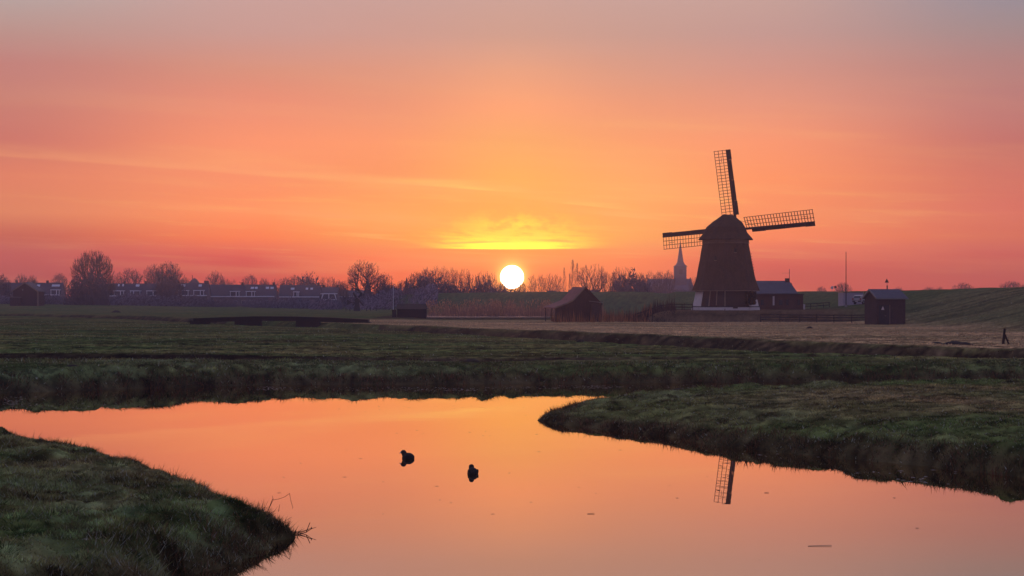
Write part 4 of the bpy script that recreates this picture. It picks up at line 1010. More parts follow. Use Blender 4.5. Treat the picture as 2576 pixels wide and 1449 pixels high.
def make_tree(kind, seed):
    """one unit high and one wide: limbs grow towards points spread through the crown's envelope"""
    r = np.random.default_rng(seed*13+5); rr_ = random.Random(seed)
    T0 = {'round': .24, 'vase': .16, 'willow': .24, 'poplar': .06, 'bushy': .05, 'slim': .34}[kind]
    n = {'round': 620, 'vase': 480, 'willow': 620, 'poplar': 380, 'bushy': 950, 'slim': 330}[kind]
    a = r.random(n)*6.2832; u = r.random(n)
    if kind in ('round', 'bushy', 'slim'):
        cz = {'round': .60, 'bushy': .50, 'slim': .66}[kind]; rz = 1-cz-.03; lo = {'round': -.75, 'bushy': -.85, 'slim': -1}[kind]
        t = r.uniform(lo, 1, n); q = (.25+.75*u**.45)
        lob = 1 + .13*np.sin(3*a+seed) + .09*np.sin(5*a+2*t*3+seed*2)
        rad = np.sqrt(1-t*t)*.46*q*lob; z = cz + t*rz*q*(1+.06*np.sin(4*a+seed))
    elif kind == 'vase':
        t = r.random(n)**.8; rad = (.06+.42*np.sin(t*1.9))*(.35+.65*u**.5); z = T0+.06 + (1-T0-.10)*t*(1-.35*(rad/.5)**2.5)
    elif kind == 'willow':
        t = r.uniform(-.45, 1, n); q = (.3+.7*u**.5); rad = np.sqrt(np.clip(1-t*t, 0, 1))*.46*q; z = .56 + np.where(t > 0, .34, .42)*t*q
    else:
        t = r.random(n); rad = (.48*np.sin(np.pi*np.clip(t*.93+.05, 0, 1))**.7)*u; z = .08+.90*t
    P_ = np.stack([rad*np.cos(a), rad*np.sin(a), np.clip(z, .05, .995)], -1)
    base = np.array([0, 0, T0])
    if kind == 'poplar': nodes = [np.array([0, 0, k/14]) for k in range(14)]; par = [-1]+list(range(13))
    else:
        nodes = [np.array([0, 0, -.06]), np.array([0, 0, T0*.55]), base.copy()]; par = [-1, 0, 1]
        if kind == 'slim': nodes += [np.array([rr_.uniform(-.02, .02), 0, T0+.14]), np.array([rr_.uniform(-.03, .03), 0, T0+.28])]; par += [2, 3]
    wgt = np.array([1, 1, .8])
    order = np.argsort(np.linalg.norm((P_-base)*wgt, axis=1))
    first = 3 if kind != 'poplar' else 2
    cost = [0.0]*len(nodes)
    for k in range(1, len(nodes)): cost[k] = cost[par[k]] + float(np.linalg.norm(nodes[k]-nodes[par[k]]))
    arr = np.zeros((len(nodes)+2*n, 3)); arr[:len(nodes)] = nodes; cst = np.zeros(len(arr)); cst[:len(nodes)] = cost
    m_ = len(nodes)
    usable = 2 if kind != 'poplar' else 1
    for k in order:
        p = P_[k]; d = np.linalg.norm((arr[usable:m_]-p), axis=1)
        below = np.maximum(0, arr[usable:m_, 2]-p[2]+ (0.0 if kind in ('round', 'bushy') else .02))
        j = usable + int(np.argmin(d + .42*cst[usable:m_] + (1.2 if kind != 'round' else .7)*below))
        q0 = arr[j]
        mid_ = (q0+p)/2 + r.normal(size=3)*.012 + np.array([0, 0, -.03 if kind in ('vase', 'willow', 'poplar') else -.012])*np.linalg.norm(p-q0)*4
        L1 = np.linalg.norm(mid_-q0)
        arr[m_] = mid_; par.append(j); cst[m_] = cst[j]+L1; m_ += 1
        arr[m_] = p; par.append(m_-1); cst[m_] = cst[m_-1]+np.linalg.norm(p-mid_); m_ += 1
    par = np.array(par); load = np.ones(m_)
    for k in range(m_-1, 0, -1): load[par[k]] += load[k]
    fat = {'poplar': .8, 'slim': .9}.get(kind, 1.0)
    rad_ = fat*.0019*load**(.30 if kind == 'poplar' else .43)
    segs = []
    for k in range(1, m_): segs.append((tuple(arr[par[k]]), tuple(arr[k]), min(rad_[par[k]], rad_[k]*1.5), rad_[k]))
    big = [s_ for s_, k in zip(segs, range(1, m_)) if rad_[k] > .0062]; small = [s_ for s_, k in zip(segs, range(1, m_)) if rad_[k] <= .0062]
    # fine twigs at the ends
    childn = np.zeros(m_); 
    for k in range(1, m_): childn[par[k]] += 1
    cen = np.array([0, 0, T0])
    for k in range(3, m_):
        nt = 4 if childn[k] == 0 else 1
        if kind == 'slim': nt = max(1, nt-1)
        dirn = arr[k]-arr[par[k]]; dirn /= np.linalg.norm(dirn)+1e-9
        outw = arr[k]-cen; outw /= np.linalg.norm(outw)+1e-9
        for q in range(nt):
            up = {'willow': 1.5, 'poplar': 2.2, 'vase': .7}.get(kind, .25)
            d = dirn*.5 + outw*.6 + r.normal(size=3)*.42 + np.array([0, 0, up]); d /= np.linalg.norm(d)
            ln = r.uniform(.03, .075)*(1.3 if kind == 'willow' else 1)
            e = arr[k]+d*ln; e[2] = min(e[2], 1.02)
            small.append((tuple(arr[k]), tuple(e), .0017, .0010))
            if q < 2: 
                d2 = d + r.normal(size=3)*.5; d2 /= np.linalg.norm(d2); small.append((tuple(arr[k]+d*ln*.5), tuple(arr[k]+d*ln*.5+d2*ln*.6), .0014, .0009))
    return big, small
PROTO = {}
def proto(kind, seed):
    if (kind, seed) in PROTO: return PROTO[(kind, seed)]
    tr, tw = make_tree(kind, seed)
    out_ = []
    for nm, segs, m_ in (('trunk', tr, M['bark']), ('crown', tw, M['twig'])):
        V, F = tubes_mesh(segs, 4 if nm == 'trunk' else 3)
        me = bpy.data.meshes.new(nm); me.from_pydata(V.tolist(), [], F.tolist()); me.materials.append(m_); me.update()
        out_.append((nm, me))
    PROTO[(kind, seed)] = out_
    return out_
def tree(xd, ytop, wpx, Y, kind, seed, label, group=None, base=None, cat='tree', name='bare_tree'):
    x = wx(xd, Y); z0 = gz(x, Y) if base is None else base
    h = zat(ytop, Y)-z0; w = wx(CX+wpx, Y)
    t = empty(name, (x, Y, z0), random.uniform(0, 6.28), label, cat, group)
    for nm, me in proto(kind, seed):
        c = bpy.data.objects.new(nm, me); C.objects.link(c); c.parent = t; c.scale = (w, w, h)
    return t
G1 = 'bare trees behind the village roofs'; G2 = 'bare trees along the pond and dike skyline'; G3 = 'tiny bare crowns peeking over the dike'
TR = [
 (2, 691, 46, 850, 'round', 1, 'bare tree cut by the left picture edge above the roofs', G1),
 (56, 688, 40, 870, 'round', 2, 'flat bare crown above the terrace, left of the small chimney gap', G1),
 (82, 692, 34, 880, 'round', 3, 'lower right half of the pair of crowns above the gabled barn', G1),
 (150, 686, 46, 880, 'round', 4, 'lone rounded bare crown just left of the great pollard willow', G1),
 (327, 674, 66, 860, 'round', 1, 'fan-shaped bare tree between the willow and the dense grey tree', G1),
 (291, 688, 26, 870, 'slim', 5, 'slender bare sapling right of the great willow', G1),
 (386, 664, 52, 820, 'round', 3, 'twiggy left shoulder of the dense round tree pair', G1),
 (423, 657, 78, 700, 'bushy', 6, 'dense rounded grey-purple tree above the white dormers', G1),
 (466, 697, 40, 850, 'round', 4, 'thin scrubby tree right of the dense round tree', G1),
 (543, 681, 48, 850, 'round', 2, 'pointed open bare tree above the twin chimneys terrace', G1),
 (566, 700, 40, 860, 'bushy', 7, 'low bushy crown at the foot of the pointed bare tree', G1),
 (585, 702, 26, 870, 'slim', 5, 'faint short tree between the pointed tree and the long terrace', G1),
 (628, 690, 46, 860, 'round', 8, 'twiggy tree above the long terrace left of its middle', G1),
 (664, 699, 34, 860, 'round', 3, 'small bare tree above the long terrace right half', G1),
 (690, 700, 28, 870, 'slim', 9, 'spindly tree at the right end of the long terrace', G1),
 (716, 697, 38, 860, 'round', 1, 'scrubby bare crown left of the evergreen dome', G1),
 (742, 691, 44, 860, 'round', 4, 'taller twiggy crown touching the evergreen dome', G1),
 (824, 690, 44, 870, 'vase', 10, 'fan-shaped bare tree above the sunroom', G1),
 (850, 703, 30, 880, 'round', 2, 'small faint tree left of the big round-crowned tree', G1),
 (913, 655, 88, 640, 'round', 11, 'big round-crowned bare tree above the tiny mill', G2),
 (866, 706, 34, 660, 'round', 3, 'low bare tree at the left foot of the big round-crowned tree', G2),
 (962, 687, 56, 655, 'round', 8, 'wide layered tree right of the big round crown', G2),
 (988, 712, 40, 700, 'round', 2, 'low spreading tree left of the dark wood edge', G2),
 (1012, 704, 34, 700, 'round', 4, 'small bare tree at the left foot of the wooded dome', G2),
 (1046, 684, 50, 690, 'round', 1, 'bare tree on the left flank of the wooded dome', G2),
 (1074, 674, 46, 690, 'round', 8, 'bare tree on the upper left of the wooded dome', G2),
 (1097, 669, 36, 700, 'slim', 12, 'tall bare tree at the crest of the wooded dome', G2),
 (1116, 668, 30, 705, 'slim', 9, 'tallest narrow tree right of the dome crest', G2),
 (1133, 672, 28, 700, 'slim', 5, 'narrow flat-topped tree right of the dome', G2),
 (1147, 677, 26, 695, 'slim', 12, 'last of the close row right of the dome', G2),
 (1169, 670, 30, 700, 'vase', 13, 'pointed bare tree standing clear of the close row', G2),
 (1190, 684, 44, 700, 'vase', 10, 'broad fan tree halfway to the sun', G2),
 (1215, 677, 40, 710, 'vase', 13, 'faint tall tree behind the bush left of the sun', G2),
 (1238, 684, 28, 720, 'slim', 9, 'faint slim tree close left of the sun', G2),
 (1262, 706, 30, 720, 'round', 3, 'low scrub tree at the lower left rim of the sun', G2),
 (1311, 708, 30, 720, 'round', 4, 'low scrub tree at the lower right rim of the sun', G2),
 (1338, 689, 26, 720, 'slim', 5, 'first bare tree of the row right of the sun', G2),
 (1360, 689, 28, 720, 'slim', 12, 'second tree of the row right of the sun', G2),
 (1381, 686, 30, 720, 'slim', 9, 'third and tallest tree of the row right of the sun', G2),
 (1402, 689, 30, 720, 'slim', 5, 'fourth tree of the row, beside the thin poplar', G2),
 (1490, 661, 74, 690, 'vase', 14, 'wide fan-shaped bare tree above the barn ridge', G2),
 (1530, 676, 44, 700, 'vase', 10, 'smaller fan tree leaning against the wide one', G2),
 (1566, 666, 58, 700, 'vase', 13, 'open bare tree left of the dark bush by the church', G2),
 (1610, 686, 40, 715, 'round', 1, 'bare tree right behind the dark bush', G2),
 (1634, 681, 34, 900, 'slim', 12, 'first bare tree above the church nave', G2),
 (1657, 681, 36, 900, 'round', 8, 'middle bare tree above the church nave', G2),
 (1682, 679, 34, 900, 'round', 2, 'last bare tree touching the church tower', G2),
 (1743, 690, 24, 900, 'vase', 10, 'small bare tree between church and windmill', G2),
 (2065, 720, 30, 760, 'round', 1, 'faintest low crown over the dike right of the cottage', G3),
 (2119, 710, 44, 760, 'round', 4, 'round crown over the dike crossed by the flagpole', G3),
 (2259, 721, 34, 760, 'round', 2, 'flat little crown over the dike right of the triangle sign', G3),
 (2335, 721, 42, 760, 'round', 8, 'wide low crown over the dike, middle of the right part', G3),
 (2363, 721, 26, 760, 'round', 3, 'tiny crown beside the wide low one over the dike', G3),
 (2423, 710, 54, 760, 'round', 1, 'taller of the crowns over the dike towards the right', G3),
 (2543, 706, 66, 760, 'round', 4, 'broad crown over the dike near the right edge', G3),
 (2580, 712, 34, 760, 'round', 2, 'crown over the dike cut by the right edge', G3)]
for xd, yt, w, Y, k, sd_, lab, grp in TR: tree(xd, yt, w*1.08, Y, k, sd_, lab, grp, base=min(gz(wx(xd, Y), Y), 1.5))
for xd, yt, w, lab in ((1418.5, 675, 15, 'thin short poplar left of the tall pair'), (1440, 656, 24, 'tallest poplar on the skyline'), (1451.5, 664, 19, 'second poplar leaning on the tallest'), (1432.5, 690, 14, 'faint low poplar before the tallest')):
    tree(xd, yt, w, 700, 'poplar', 20, lab, 'columnar poplars right of the sun', base=1.0, name='poplar_tree')
# the great pollard willow with a double head
tree(233, 621, 112, 640, 'willow', 31, 'great pollard willow with upright shoots, tallest tree at the left', base=1.6, name='pollard_willow')
tree(268, 688, 50, 645, 'willow', 33, 'smaller willow leaning out at the right foot of the great willow', base=1.6, name='pollard_willow')

# dense evergreen masses: twig clumps round a solid heart
def clump_mesh(name, m_, seed, n=1500, cone=False, leaf=.045):
    r = np.random.default_rng(seed)
    u = r.random(n)**.35; a = r.random(n)*6.2832; cz = r.random(n)*2-1
    sphere = np.stack([np.sqrt(1-cz**2)*np.cos(a), np.sqrt(1-cz**2)*np.sin(a), np.abs(cz)], -1)
    lump = 1 + .22*np.sin(5*sphere[:, 0]+seed)*np.cos(4*sphere[:, 2]*1.3+2*sphere[:, 1]) + .12*np.sin(11*sphere[:, 0]+7*sphere[:, 2]+seed)
    p = sphere*(u*lump)[:, None]*np.array([.5, .5, .86])
    if cone: 
        hh = r.random(n)**1.4; rad = .5*(1-hh)**.8*(.75+.35*r.random(n)); p = np.stack([rad*np.cos(a), rad*np.sin(a), hh], -1)
    q = r.normal(size=(n, 3)); q /= np.linalg.norm(q, axis=1, keepdims=True); q[:, 2] += .7
    s = r.normal(size=(n, 3)); s /= np.linalg.norm(s, axis=1, keepdims=True)
    L_ = leaf*(.6+r.random(n))[:, None]
    V = np.stack([p-s*L_*.5, p+s*L_*.5, p+q*L_*1.3], 1).reshape(-1, 3); V[:, 2] = np.maximum(V[:, 2], -.05)
    T = np.arange(3*n).reshape(n, 3)
    me = bpy.data.meshes.new(name); me.from_pydata(V.tolist(), [], T.tolist()); me.materials.append(m_); me.update()
    return me
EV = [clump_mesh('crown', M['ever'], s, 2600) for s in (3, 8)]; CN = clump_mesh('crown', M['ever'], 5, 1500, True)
stem_me = MB().tube((0,0,-.1), (0,0,.6), .03, .015, 5).build('trunk', M['bark']); stem_data = stem_me.data; bpy.data.objects.remove(stem_me)
def shrub(xd, ytop, wpx, Y, kind, label, group, base=None, name='evergreen_bush', cat='bush'):
    x = wx(xd, Y); z0 = gz(x, Y) if base is None else base
    h = zat(ytop, Y)-z0; w = wx(CX+wpx, Y)
    t = empty(name, (x, Y, z0), random.uniform(0, 6.28), label, cat, group)
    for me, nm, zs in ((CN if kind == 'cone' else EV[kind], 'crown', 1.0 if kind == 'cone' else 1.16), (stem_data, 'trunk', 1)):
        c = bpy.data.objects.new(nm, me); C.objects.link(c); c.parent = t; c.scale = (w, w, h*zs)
G4 = 'dark bushy masses on the skyline'
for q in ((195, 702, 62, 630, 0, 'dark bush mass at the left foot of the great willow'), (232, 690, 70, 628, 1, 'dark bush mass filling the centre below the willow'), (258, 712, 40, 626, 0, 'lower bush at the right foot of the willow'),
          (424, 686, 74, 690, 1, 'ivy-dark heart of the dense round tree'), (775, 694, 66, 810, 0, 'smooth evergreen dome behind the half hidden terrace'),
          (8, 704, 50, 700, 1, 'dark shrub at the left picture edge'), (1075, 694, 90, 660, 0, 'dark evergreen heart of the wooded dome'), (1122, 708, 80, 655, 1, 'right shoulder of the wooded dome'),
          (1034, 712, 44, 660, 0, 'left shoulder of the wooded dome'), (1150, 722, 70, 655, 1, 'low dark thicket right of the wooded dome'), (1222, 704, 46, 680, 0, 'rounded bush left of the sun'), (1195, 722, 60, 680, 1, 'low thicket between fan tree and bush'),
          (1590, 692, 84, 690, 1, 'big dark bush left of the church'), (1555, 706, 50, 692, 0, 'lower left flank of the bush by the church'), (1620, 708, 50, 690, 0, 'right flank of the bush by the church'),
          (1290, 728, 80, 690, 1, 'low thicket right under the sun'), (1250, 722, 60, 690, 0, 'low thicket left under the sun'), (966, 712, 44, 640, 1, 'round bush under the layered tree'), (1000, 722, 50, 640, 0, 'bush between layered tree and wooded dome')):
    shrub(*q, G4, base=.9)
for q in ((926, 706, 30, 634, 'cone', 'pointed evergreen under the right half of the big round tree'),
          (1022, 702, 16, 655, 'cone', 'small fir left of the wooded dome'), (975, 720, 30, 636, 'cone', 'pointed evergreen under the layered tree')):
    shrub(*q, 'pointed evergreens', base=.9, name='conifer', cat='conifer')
# low roofs on the skyline behind the dike
for i, (xa, xb, yt, lab) in enumerate(((1425, 1468, 729, 'leftmost low purple roof on the skyline left of the barn'), (1478, 1512, 730, 'low purple roof behind the barn ridge'), (1372, 1404, 731, 'flat low roof under the row of trees'))):
    Y = 760.0; ox = wx((xa+xb)/2, Y); e = empty('distant_house', (ox, Y, .9), 0, lab, 'house', 'distant roofs behind the dike')
    w = wx(xb, Y)-ox; h = zat(yt, Y)-.9
    MB().box(-w, w, 0, 7, -.3, h*.62).build('wall', M['wall'], e)
    MB().add([(-w-.3,-.3,h*.62),(w+.3,-.3,h*.62),(w+.3,7.3,h*.62),(-w-.3,7.3,h*.62),(-w*.72,3.5,h),(w*.72,3.5,h)], [(0,1,5,4),(2,3,4,5),(1,2,5),(3,0,4),(3,2,1,0)]).build('roof', M['tile'], e)

# ------------------------------------------------------------------ ground cover in masses
def scatter_tris(px, py, pz, hgt, wid, lean, colr, seed, name, m_, label=None, bend=False):
    r = np.random.default_rng(seed); n = len(px)
    a = r.random(n)*6.2832; s = np.stack([np.cos(a), np.sin(a), np.zeros(n)], -1)*wid[:, None]*.5
    b_ = r.random(n)*6.2832; ln = np.stack([np.cos(b_), np.sin(b_), np.zeros(n)], -1)*(lean*hgt)[:, None]
    base = np.stack([px, py, pz], -1); tip = base + ln + np.stack([np.zeros(n), np.zeros(n), hgt], -1)
    V = np.stack([base-s, base+s, tip], 1).reshape(-1, 3); T = np.arange(3*n).reshape(n, 3)
    cc = np.repeat(colr, 3, axis=0)
    o = npmesh(name, V, T, m_, cc); tag(o, label, None, None, 'stuff'); return o
def grass_region(name, label, x0, x1, y0, y1, dens, h0, h1, wid, mask, seed, tuft=.0, colfn=None):
    r = np.random.default_rng(seed); n = int((x1-x0)*(y1-y0)*dens)
    x = r.uniform(x0, x1, n); y = r.uniform(y0, y1, n)
    k = np.abs(x/y) < .30; x, y = x[k], y[k]
    z, sd, bey = height(x, y); k = mask(x, y, z, sd, bey); x, y, z, sd, bey = x[k], y[k], z[k], sd[k], bey[k]
    tf = fbm(x*1.0, y*1.0, 3, seed+50); tf2 = fbm(x*.33, y*.33, 2, seed+51)
    H = (h0 + (h1-h0)*r.random(len(x))**2)*(1+np.clip(tf*2.6+tf2*1.2, -.55, 2.2)*tuft)
    H *= np.where(sd < 1.3, 1.25, 1.0)
    c = land_colour(x, y, sd, bey, z)*r.uniform(.45, 2.1, len(x))[:, None]
    straw = r.random(len(x)) < .16
    c[straw] = np.array([.24, .17, .085])*r.uniform(.5, 1.2, straw.sum())[:, None]
    dew = r.random(len(x)) < .09
    c[dew] = np.array([.50, .52, .42])*r.uniform(.5, 1.1, dew.sum())[:, None]
    if colfn is not None: c = colfn(x, y, sd, c)
    return scatter_tris(x, y, z-.01, H, np.full(len(x), wid)*r.uniform(.6, 1.4, len(x)), r.uniform(.3, 1.5, len(x)), c, seed, name, M['blade'], label)
grass_region('grass', 'rough tufted grass on the near left bank', -19, -2, 21, 62, 1100, .025, .09, .018, lambda x, y, z, sd, b: (z > .02) & (sd > -.4) & (y < 78) & (x < -2), 201, .8)
# taller tussocks standing out of the turf
def tussocks(name, label, n_t, x0, x1, y0, y1, mask, blades, hh, rad, wid, seed):
    r = np.random.default_rng(seed); x = r.uniform(x0, x1, n_t); y = r.uniform(y0, y1, n_t); k = (np.abs(x/y) < .30); x, y = x[k], y[k]
    z, sd, bey = height(x, y); k = mask(x, y, z, sd, bey); x, y = x[k], y[k]; n = len(x)
    sz = r.uniform(.5, 1.25, n); X_ = np.repeat(x, blades); Y_ = np.repeat(y, blades); S_ = np.repeat(sz, blades); m = len(X_)
    a = r.random(m)*6.2832; q = np.sqrt(r.random(m))*rad*S_; dx_, dy_ = q*np.cos(a), q*np.sin(a)
    X_ = X_+dx_; Y_ = Y_+dy_; Z_ = height(X_, Y_)[0]-.02
    H_ = hh*S_*(1-.55*(q/(rad*S_+1e-6))**2)*r.uniform(.55, 1.1, m)
    sa = r.random(m)*6.2832; s_ = np.stack([np.cos(sa), np.sin(sa), np.zeros(m)], -1)*wid*.5
    ln = np.stack([dx_, dy_, np.zeros(m)], -1)*1.5 + r.normal(size=(m, 3))*np.array([.3, .3, 0])*H_[:, None]
    b = np.stack([X_, Y_, Z_], -1); V = np.stack([b-s_, b+s_, b+ln+np.stack([np.zeros(m), np.zeros(m), H_], -1)], 1).reshape(-1, 3)
    base = np.repeat(np.where(r.random((n, 1)) < .6, np.array([[.045, .085, .022]]), np.array([[.10, .105, .045]]))*r.uniform(.6, 1.3, (n, 1)), blades, 0)
    c = base*r.uniform(.5, 1.5, (m, 1))
    o = npmesh(name, V, np.arange(3*m).reshape(m, 3), M['blade'], np.repeat(c, 3, 0)); tag(o, label, kind='stuff')
tussocks('tussocks', 'rounded grass tussocks on the near left bank', 650, -17, -2, 23, 60, lambda x, y, z, sd, b: (sd > .3) & (y < 78) & (x < -2), 130, .17, .22, .014, 601)
tussocks('tussocks', 'low tussocks over the right headland', 2600, 0, 29, 44, 94, lambda x, y, z, sd, b: (sd > .2) & (sd < 22) & (y < 95.5) & (x > 0), 34, .12, .30, .026, 602)
tussocks('tussocks', 'shaggy tussocks along the far river bank', 2200, -34, 34, 90, 116, lambda x, y, z, sd, b: (z > .1) & (sd < 12) & (y > 84) & ~((x > 0) & (y < 95.5)), 45, .20, .45, .035, 603)
grass_region('grass', 'short grazed grass on the right headland', 0, 29, 44, 94, 260, .025, .08, .028, lambda x, y, z, sd, b: (z > .02) & (sd > -.4) & (y < 95.5), 202, .5)
grass_region('grass', 'tussocky grass along the far river bank', -34, 34, 88, 115, 80, .03, .12, .04, lambda x, y, z, sd, b: (z > .02) & (y > 84) & ~((x > 0) & (y < 95.5)), 203, .9)
grass_region('grass', 'meadow grass in the middle field and along its ditch', -75, 75, 118, 300, 9, .03, .07, .07, lambda x, y, z, sd, b: (z > .1), 204, .8)
# long drooping grass on the shore rims
def rim_grass(name, label, pts, seed, n, hh, spread, wid):
    r = np.random.default_rng(seed)
    seg = [(a, b_) for a, b_ in zip(pts[:-1], pts[1:])]; ln = np.array([math.hypot(b_[0]-a[0], b_[1]-a[1]) for a, b_ in seg])
    ch_ = r.choice(len(seg), n, p=ln/ln.sum()); t = r.random(n)
    A_ = np.array([s[0] for s in seg])[ch_]; B_ = np.array([s[1] for s in seg])[ch_]
    p = A_ + (B_-A_)*t[:, None] + r.normal(size=(n, 2))*spread
    x, y = p[:, 0], p[:, 1]; k = (np.abs(x/y) < .30); x, y = x[k], y[k]
    z, sd, bey = height(x, y); k = z > -.05; x, y, z, sd = x[k], y[k], z[k], sd[k]
    cl = np.clip(fbm(x*1.6, y*1.6, 2, seed+4)*3+.65, 0.25, 1.6)
    H = hh*(.35+r.random(len(x))**1.6)*cl
    c = np.where(r.random((len(x), 1)) < .60, np.array([[.15, .075, .042]]), np.array([[.045, .05, .022]]))*r.uniform(.6, 1.4, (len(x), 1))
    scatter_tris(x, y, z-.02, H, np.full(len(x), wid)*r.uniform(.6, 1.4, len(x)), r.uniform(.1, .9, len(x)), c, seed, name, M['blade'], label)
rim_grass('bank_grass', 'longer dry grass along the near left shore', left_near[5:]+left_far[:-1], 301, 24000, .18, .45, .014)
rim_grass('bank_grass', 'shaggy dry grass rim of the right headland', pen_far[3:]+pen_near, 302, 22000, .15, .45, .022)
rim_grass('bank_grass', 'hanging grass along the far river bank', far_shore, 303, 26000, .22, .7, .035)
# reeds; the pond bed has its backlit glow put into the colour
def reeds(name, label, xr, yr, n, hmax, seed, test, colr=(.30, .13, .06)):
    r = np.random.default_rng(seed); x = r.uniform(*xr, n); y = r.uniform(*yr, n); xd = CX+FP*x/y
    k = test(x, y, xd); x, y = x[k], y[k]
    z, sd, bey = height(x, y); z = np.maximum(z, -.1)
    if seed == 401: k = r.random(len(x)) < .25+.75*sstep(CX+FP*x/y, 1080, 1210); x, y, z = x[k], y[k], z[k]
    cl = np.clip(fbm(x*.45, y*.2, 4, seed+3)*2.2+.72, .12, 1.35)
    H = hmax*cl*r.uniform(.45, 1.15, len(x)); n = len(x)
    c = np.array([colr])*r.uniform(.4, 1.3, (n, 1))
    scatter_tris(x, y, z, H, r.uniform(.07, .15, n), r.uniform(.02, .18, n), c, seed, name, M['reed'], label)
reeds('reeds', 'rusty reed bed with a backlit glow in its colour behind the pond, from the brown shed to the barn', (-24, 24), (494, 540), 9000, 3.3, 401, lambda x, y, xd: (xd > 1072) & (xd < 1530), (.42, .20, .11))
reeds('reeds', 'reed fringe round the old barn', (6, 26), (286, 330), 2600, 1.5, 402, lambda x, y, xd: (xd > 1385) & (xd < 1640) & ~((xd > 1398) & (xd < 1518) & (y > 294)))
reeds('rough_grass', 'dark rough growth along the near shore of the pond', (-26, 26), (352, 420), 7000, .30, 403, lambda x, y, xd: (xd > 1076) & (xd < 1640), (.06, .035, .025))
reeds('scrub', 'leafless brushwood left of the windmill mound', (17, 34), (296, 314), 3000, 1.9, 404, lambda x, y, xd: (xd > 1545) & (xd < 1700), (.05, .028, .024))
reeds('scrub', 'pale dry brush in front of the cottage', (40, 50), (296, 301), 500, 1.7, 405, lambda x, y, xd: (xd > 1940) & (xd < 1985), (.12, .07, .05))
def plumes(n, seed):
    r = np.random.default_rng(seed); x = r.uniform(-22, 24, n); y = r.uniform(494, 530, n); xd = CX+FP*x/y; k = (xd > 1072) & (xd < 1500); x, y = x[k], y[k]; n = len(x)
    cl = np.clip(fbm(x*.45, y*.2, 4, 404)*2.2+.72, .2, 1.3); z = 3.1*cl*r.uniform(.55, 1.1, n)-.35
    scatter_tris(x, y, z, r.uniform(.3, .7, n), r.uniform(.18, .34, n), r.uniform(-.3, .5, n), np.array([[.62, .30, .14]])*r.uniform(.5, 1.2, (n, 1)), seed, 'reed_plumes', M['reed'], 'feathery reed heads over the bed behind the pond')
plumes(2600, 411)
# rippled pond surfaces
pm = bpy.data.materials.new('rippled_water'); pm.use_nodes = True
_t = pm.node_tree; _b = _t.nodes['Principled BSDF']; _b.inputs['Base Color'].default_value = (.02, .012, .01, 1); _b.inputs['Roughness'].default_value = .09; _b.inputs['IOR'].default_value = 1.6
_n = _t.nodes.new('ShaderNodeTexNoise'); _n.inputs['Scale'].default_value = 1.3; _bp = _t.nodes.new('ShaderNodeBump'); _bp.inputs['Strength'].default_value = 1.0; _bp.inputs['Distance'].default_value = .25
_c = _t.nodes.new('ShaderNodeTexCoord'); _t.links.new(_c.outputs['Object'], _n.inputs['Vector']); _t.links.new(_n.outputs[0], _bp.inputs['Height']); _t.links.new(_bp.outputs[0], _b.inputs['Normal'])
for pts_ in (POND, POND2):
    o = mobj('pond_water', [(x, y, .02) for x, y in pts_], [tuple(range(len(pts_)))], pm); tag(o, kind='structure')
# garden thickets along the village edge
def thicket(name, label, xr, yr, n, hmax, seed, hazed_tone=(.105, .092, .115)):  # colours are lightened towards violet, painting in the haze of distance
    r = np.random.default_rng(seed); xd = r.uniform(xr[0], xr[1], n); y = r.uniform(*yr, n); x = (xd-CX)/FP*y
    z, sd, bey = height(x, y)
    cl = np.clip(vnoise(x*.16, y*.05, seed)*1.1+vnoise(x*.5, y*.2, seed+1)*.5+.72, .15, 1.3)
    H = hmax*cl; n = len(x); zz_ = z + H*r.random(n)**.8
    sz = r.uniform(.25, .75, n)
    c = np.array([hazed_tone])*r.uniform(.4, 1.6, (n, 1))
    scatter_tris(x, y, zz_-.3, sz, sz*.9, r.uniform(.1, 1.2, n), c, seed, name, M['blade'], label)
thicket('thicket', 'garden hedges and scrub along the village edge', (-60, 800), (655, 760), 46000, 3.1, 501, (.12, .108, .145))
thicket('thicket', 'low scrub along the foot of the dike behind the pond', (780, 1100), (600, 690), 16000, 3.2, 502, (.19, .15, .20))  # lightened further, more haze put into the colour
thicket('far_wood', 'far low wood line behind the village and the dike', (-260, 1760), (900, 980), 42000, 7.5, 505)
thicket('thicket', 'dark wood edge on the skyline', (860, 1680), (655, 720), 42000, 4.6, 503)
_r = np.random.default_rng(504); _n = 900; _x = wx(1, 1)*0 + _r.uniform(wx(1877, 303.2), wx(1902, 303.2), _n); _y = _r.uniform(303.7, 305.4, _n); _z = 2.62 + _r.uniform(1.0, 2.9, _n) + .5*np.abs(_x-wx(1890, 303.2))/.8*0
scatter_tris(_x, _y, _z-.2, _r.uniform(.15, .4, _n), _r.uniform(.1, .3, _n), _r.uniform(.2, 1.2, _n), np.array([[.05, .035, .02]])*_r.uniform(.4, 1.4, (_n, 1)), 504, 'ivy', M['blade'], 'dark ivy over the right corner of the windmill base')

